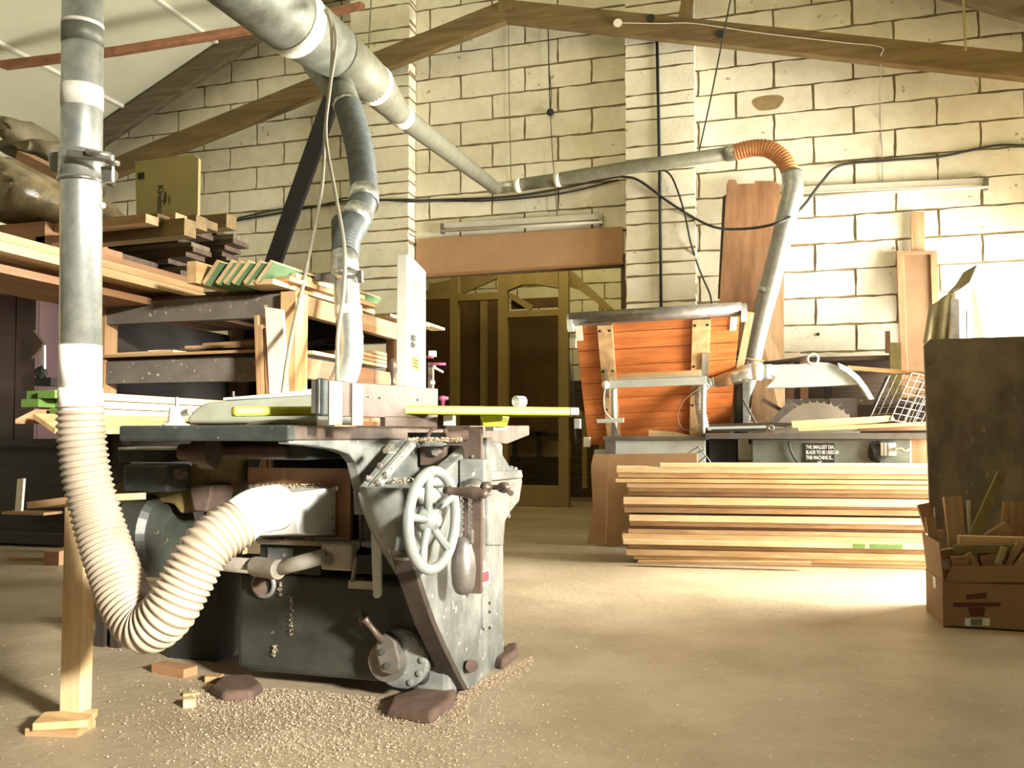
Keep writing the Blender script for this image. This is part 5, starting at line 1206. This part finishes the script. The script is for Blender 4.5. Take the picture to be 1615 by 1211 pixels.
# isolator on saw body
iso = thing('saw_switch', 'grey switch box with curved lever on the front of the saw body', 'switch', P(1400,715,Y=YS))
boxY(MB(), 1389,698,1413,719,YS,.06).build('box', 'lightgrey', iso, bevel=.006)
for x in (1394,1400): boxY(MB(), x,698,x+2,719,YS-.004,.01).build('rib', 'steel', iso)
MB().tube(spline([P(1410,708,Y=YS-.01),P(1420,707,Y=YS-.01),P(1427,711,Y=YS-.01),P(1433,708,Y=YS-.01)],5), .012, 10).build('lever', 'chrome', iso, smooth=True)
MB().ball(P(1384,712,Y=YS+.04), .06, (1,.5,1.2), 12, .1).build('dark_hub', 'black', iso)
cable('saw_cable', [P(1244,697,Y=YS+.04),P(1248,712,Y=YS+.04),P(1256,726,Y=YS+.04),P(1266,733,Y=YS+.04)], .008, 'rubber', 'dark cable on the front of the saw body left of the black sign')
# wire basket
bk = thing('wire_basket', 'tilted silver wire mesh tray standing on end at the right of the saw bench', 'basket', P(1400,665,Y=6.1))
O = P(1404,662,Y=6.4); U = P(1438,588,Y=6.4)-O; Wd = P(1370,664,Y=6.46)-O
V = P(1450,671,Y=6.5)-O
def wire(a, b, r_=.0025): MB().tube([a, b], r_, 5).build('wire', 'steel', bk)
def grid(o, u, v, n, m_):
    for i in range(n+1): wire(o+u*(i/n), o+u*(i/n)+v, .005 if i in (0,n) else .0025)
    for j in range(m_+1): wire(o+v*(j/m_), o+v*(j/m_)+u, .006 if j in (0,m_) else .0025)
grid(O, U, V, 7, 4); grid(O, U, Wd, 7, 3); grid(O+V, U, Wd*.7+Vector((0,.12,0)), 7, 3)
tag(MB().prism([O+Wd*1.05, O+Wd*1.12, O+Wd*1.12+U*.97, O+Wd*1.05+U*.97], (0,.05,0)).build('tray_bar', 'black'), 'black bar leaning along the left side of the wire tray', 'bar')
# bench behind the saw
YH = 6.95
bh = thing('dark_back_bench', 'dark wooden bench and shelf against the white wall behind the saw guard', 'bench', P(1350,800,Y=7.2))
a = P(1238,556,Y=YH); z_ = P(1340,556,Y=YH).z
MB().box((a.x,YH+.3,z_-.035),(2.4,YW-.03,z_)).build('upper_shelf', 'dark_x', bh)
MB().box((a.x+.02,YW-.08,.3),(2.4,YW-.04,z_-.03)).build('back_board', 'dark_x', bh)
z2 = P(1340,628,Y=YH).z
MB().box((a.x,YH,z2-.05),(2.4,YW-.05,z2)).build('bench_top', 'beamgrey', bh)
for x in (1240,1262,1300): 
    p = P(x,600,Y=YH+.28); MB().box((p.x,p.y,z2),(p.x+.06,p.y+.06,z_-.03)).build('upright', 'brown_z' if x!=1300 else 'black', bh)
MB().box((a.x,YH+.05,0),(2.4,YH+.1,z2-.05)).build('front_panel', 'dark_x', bh)
boxY(MB(), 1309,628,1352,680,YH-.1,.04).build('grey_block', 'beamgrey', bh)
tag(boxY(MB(), 1405,540,1421,640,YH+.1,.05).build('green_board', 'olive'), 'dark green upright board left of the framed door panel', 'timber')
tag(boxY(MB(), 1397,522,1404,556,YH+.35,.04).build('small_batten', 'brown_z'), 'short brown batten standing on the back shelf with its shadow on the wall', 'timber')
tag(boxY(MB(), 1369,522,1374,556,YH+.35,.03).build('small_batten', 'brown_z'), 'thinner batten left of the short brown one on the back shelf', 'timber') if False else None
tag(MB().beam(P(1336,580,Y=6.75), P(1460,590,Y=6.75), .06, .03).build('pale_rail', 'pine_x'), 'pale rail running right behind the saw guard visor', 'timber')
tag(boxY(MB(), 1236,556,1262,567,YH+.28,.03).build('white_strip', 'whiteboard_x'), 'short white strip under the back shelf left end', 'strip')
# framed door panel and plank behind
fp_ = thing('framed_door_panel', 'narrow brown door with raised frame leaning on the white wall', 'door panel', P(1450,640,Y=7.2))
def fpan(nm, x0,y0,x1,y1,off,d,mt):
    # leaning plane: top Y=7.42, bottom 7.1 ; slight rotation
    f = lambda x,y: P(x+(y-395)*.035, y, Y=7.40-(y-395)*.0011-off)
    return MB().prism([f(x0,y0),f(x1,y0),f(x1,y1),f(x0,y1)], (0,d,0)).build(nm, mt, fp_, bevel=.002)
fpan('panel_board', 1420,397,1470,640, .012, .012, 'doorbrown')
fpan('stile', 1414,395,1425,640, .03, .03, 'brown_z'); fpan('stile', 1467,395,1478,640, .03, .03, 'brown_z')
fpan('top_rail', 1425,395,1467,401, .03, .03, 'brown_x')
tag(MB().prism([P(1437,345,Y=7.42), P(1440,334,Y=7.42), P(1458,333,Y=7.42), P(1461,560,Y=7.40), P(1440,560,Y=7.40)], (0,.03,0)).build('rough_plank', 'tan_z'), 'rough sawn plank sticking up behind the framed door panel', 'timber')
# cloths
def drape(name, outline, Y, mt, label, fold=.03, freq=60, nx=26, ny=16):
    # outline: top edge list and bottom edge list of pixels
    top, bot = outline; vs=[]; fs=[]
    def ip(L, t):
        t *= len(L)-1; i = min(int(t), len(L)-2); f = t-i; return (L[i][0]*(1-f)+L[i+1][0]*f, L[i][1]*(1-f)+L[i+1][1]*f)
    for i in range(nx+1):
        a = ip(top, i/nx); b = ip(bot, i/nx)
        for j in range(ny+1):
            t = j/ny; x = a[0]*(1-t)+b[0]*t; y = a[1]*(1-t)+b[1]*t
            vs.append(P(x, y, Y=Y-fold*math.sin(i/nx*freq*.5)*(.3+t)-.10*t))
    for i in range(nx):
        for j in range(ny): k = i*(ny+1)+j; fs.append((k,k+ny+1,k+ny+2,k+1))
    o = MB().add(vs, fs).build(name, mt, smooth=True); s_ = o.modifiers.new('solid','SOLIDIFY'); s_.thickness = .006
    return tag(o, label, 'cloth')
drape('khaki_cloth', ([(1466,484),(1483,472),(1496,462),(1506,458)], [(1457,540),(1472,560),(1488,560),(1499,560)]), 6.5, 'khaki', 'khaki cloth hanging in folds beside the framed door panel', .03, 30)
drape('khaki_cloth_corner', ([(1496,462),(1508,450),(1520,430),(1542,418)], [(1504,462),(1516,456),(1530,446),(1541,420)]), 6.5, 'khaki', 'stiff raised khaki cloth corner pointing up to the right', .01, 8)
drape('white_sheet', ([(1504,458),(1530,446),(1545,455),(1640,450)], [(1500,560),(1540,560),(1580,560),(1640,560)]), 6.42, 'whitecloth', 'white sheet draped behind the dark board at the right edge', .02, 30)
o = MB().box(tuple(P(1462,700,Y=6.6)), tuple(P(1640,480,Y=6.6)+Vector((0,.3,0)))); o = MB(); a = P(1480,560,Y=6.55); b = P(1640,475,Y=6.55)
o.box((a.x,6.55,0),(b.x,6.85,P(1500,490,Y=6.55).z)); tag(o.build('draped_cabinet', 'cream', bevel=.01), 'pale cabinet hidden below the cloth and white sheet at the right', 'cabinet')
o = MB().beam(P(1507,545,Y=6.3), P(1506,472,Y=6.34), .05, .01, (0,1,0)).build('metal_strip', 'steel'); tag(o, 'narrow grey slat showing between khaki cloth and white sheet', 'slat')
o = MB().tube([P(1525,550,Y=6.25)*Vector((1,1,0)).x if False else Vector((P(1525,550,Y=6.25).x,6.25,0)), P(1525,490,Y=6.28)], .007, 8).build('thin_rod', 'steel'); tag(o, 'thin grey rod standing up behind the dark board', 'rod')
# dark board
Yd = 4.74
A = [P(1461,536,Y=Yd+.0), P(1466,532,Y=Yd)]; zt_ = P(1530,532,Y=Yd).z
xl_ = P(1461,700,Y=Yd).x
o = MB().prism([(xl_, Yd-.10, .001), (3.1, Yd-.10, .001), (3.1, Yd+.02, zt_), (xl_+.03, Yd+.02, zt_), (xl_-.0, Yd+.02, zt_-.03)], (0,.022,0)).build('dark_board', 'boarddark', bevel=.003); tag(o, 'large stained dark board standing on edge behind the cardboard box', 'board')
pr = MB().beam((1.9, Yd+.35, 0), (1.9, Yd+.07, zt_-.1), .06, .05).build('board_prop', 'dark_z'); tag(pr, 'dark prop stick holding up the large dark board from behind', 'prop')
# cardboard box with offcuts
bx0, by0 = P(1490,989,Z=0).x, P(1490,989,Z=0).y
bx = thing('cardboard_box', 'open cardboard box full of wood offcuts in front of the dark board', 'box', (bx0+.3, by0+.22, 0))
Hb = P(1490,918,Y=by0).z; xw = .62; yd = .40
MB().box((bx0,by0,.0),(bx0+xw,by0+.006,Hb)).build('front_wall', 'card', bx)
MB().box((bx0,by0+yd,.0),(bx0+xw,by0+yd+.006,Hb)).build('back_wall', 'card', bx)
MB().box((bx0-.006,by0,.0),(bx0,by0+yd,Hb)).build('side_wall', 'card', bx)
MB().box((bx0+xw,by0,.0),(bx0+xw+.006,by0+yd,Hb)).build('side_wall', 'card', bx)
MB().box((bx0,by0,.0),(bx0+xw,by0+yd,.006)).build('bottom', 'card', bx)
fl1 = polyY([(1490,918),(1650,918),(1650,893),(1502,893)], by0-.003); MB().prism(fl1, (0,.005,0)).build('front_flap', 'card', bx)
A = [Vector((bx0-.003,by0,Hb)), Vector((bx0-.003,by0+yd,Hb)), P(1454,840,Y=by0+yd), P(1481,856,Y=by0+.03)]
MB().prism(A, (.005,0,0)).build('side_flap', 'card', bx)
fw_ = bpy.data.objects
for pts, mt, nm in (([(1524,938),(1556,934),(1556,944),(1524,945)],'inkred','red_print'),([(1503,950),(1578,950),(1578,956),(1503,957)],'inkred','red_print'),([(1526,958),(1554,958),(1552,972),(1530,972)],'inkred','red_print')):
    MB().prism(polyY(pts, by0-.001), (0,.002,0)).build(nm, mt, bx)
lbw = MB().prism(polyY([(1522,975),(1561,975),(1561,987),(1522,987)], by0-.0015), (0,.002,0)).build('barcode_label', 'inkwhite', bx)
for i in range(9): MB().prism(polyY([(1531+i*2.1,976),(1532.2+i*2.1,976),(1532.2+i*2.1,986),(1531+i*2.1,986)], by0-.0025), (0,.002,0)).build('bar', 'inkdark', lbw)
MB().prism(polyX([(1471,908),(1475,911),(1476,928),(1472,926)], bx0-.0075), (.002,0,0)).build('side_label', 'cream', bx)
# offcuts in the box
offs = [((1455,795),(1466,830),.05,.05,'brown_z','brown square stick end at the left back of the box',.42),
 ((1466,815),(1476,870),.04,.03,'tan_z','short tan stick at the left of the box',.3),
 ((1473,800),(1478,880),.006,.004,'cream','thin white cord like strip at the left of the box',.3),
 ((1501,783),(1512,880),.072,.05,'tan_z','thick grooved offcut standing upright in the box',.25),
 ((1527,789),(1530,850),.014,.012,'whiteboard_z','thin white stick right of the thick grooved offcut',.28),
 ((1580,745),(1525,865),.036,.03,'olive','green painted stick leaning to the right in the box',.2),
 ((1592,792),(1585,860),.05,.02,'tan_z','tan board end standing at the right of the box',.36),
 ((1606,792),(1602,870),.05,.02,'tan_z','second tan board end from the right in the box',.34),
 ((1622,792),(1618,870),.05,.02,'brown_z','rightmost brown board end in the box',.34)]
for a_, b_, w, d_, mt, lab, yo in offs:
    A_ = P(*a_, Y=by0+yo); B_ = P(*b_, Y=by0+yo-.02); B2 = B_+(B_-A_)*.25
    o = MB().beam(B2, A_, w, d_, (0,1,0)).build('offcut_stick', mt, bevel=.001); tag(o, lab, 'offcut', 'offcuts in the cardboard box')
lay = [((1511,852),(1640,856),.045,'pine_x','long pale offcut lying level across the box',.12,0),
 ((1484,874),(1560,862),.04,'tan_x','tan offcut lying slanted at the left of the box',.18,0),
 ((1505,866),(1600,864),.035,'olive','dull green brown offcut under the long pale one',.10,0),
 ((1500,886),(1526,884),.045,'brown_x','short brown block in the left front of the box',.06,0),
 ((1558,850),(1590,830),.05,'tan_x','tan wedge offcut sloping up in the middle of the box',.24,0),
 ((1573,890),(1583,862),.018,'yellowcard','short pale green stick leaning in the right front of the box',.06,0),
 ((1586,892),(1608,855),.024,'tan_z','tan stick leaning in the right front corner of the box',.08,0),
 ((1602,892),(1622,866),.024,'tan_z','tan stick nearest the right edge of the picture in the box',.07,0),
 ((1524,872),(1538,892),.03,'tan_z','small tan stick leaning left in the front of the box',.08,0),
 ((1545,884),(1572,880),.05,'brown_x','dark brown rounded block in the middle front of the box',.10,0),
 ((1476,842),(1488,842),.035,'tan_x','small tan block end at the left back of the box',.3,0)]
for a_, b_, w, mt, lab, yo, _ in lay:
    A_ = P(*a_, Y=by0+yo); B_ = P(*b_, Y=by0+yo); o = MB().beam(A_, B_, .05, w).build('offcut', mt, bevel=.001); tag(o, lab, 'offcut', 'offcuts in the cardboard box')

wf = thing('mesh_rack', 'thin dark wire rack leaning behind the top of the lumber stack under the saw end', 'rack', P(1100,735,Y=6.25))
def wl(a, b): MB().tube([P(*a,Y=6.25), P(*b,Y=6.25)], .005, 6).build('wire', 'steel', wf)
for a, b in (((1045,738),(1102,704)),((1102,704),(1126,736)),((1087,713),(1106,738)),((1072,722),(1085,738)),((1100,730),(1115,718)),((1052,738),(1110,709))): wl(a, b)
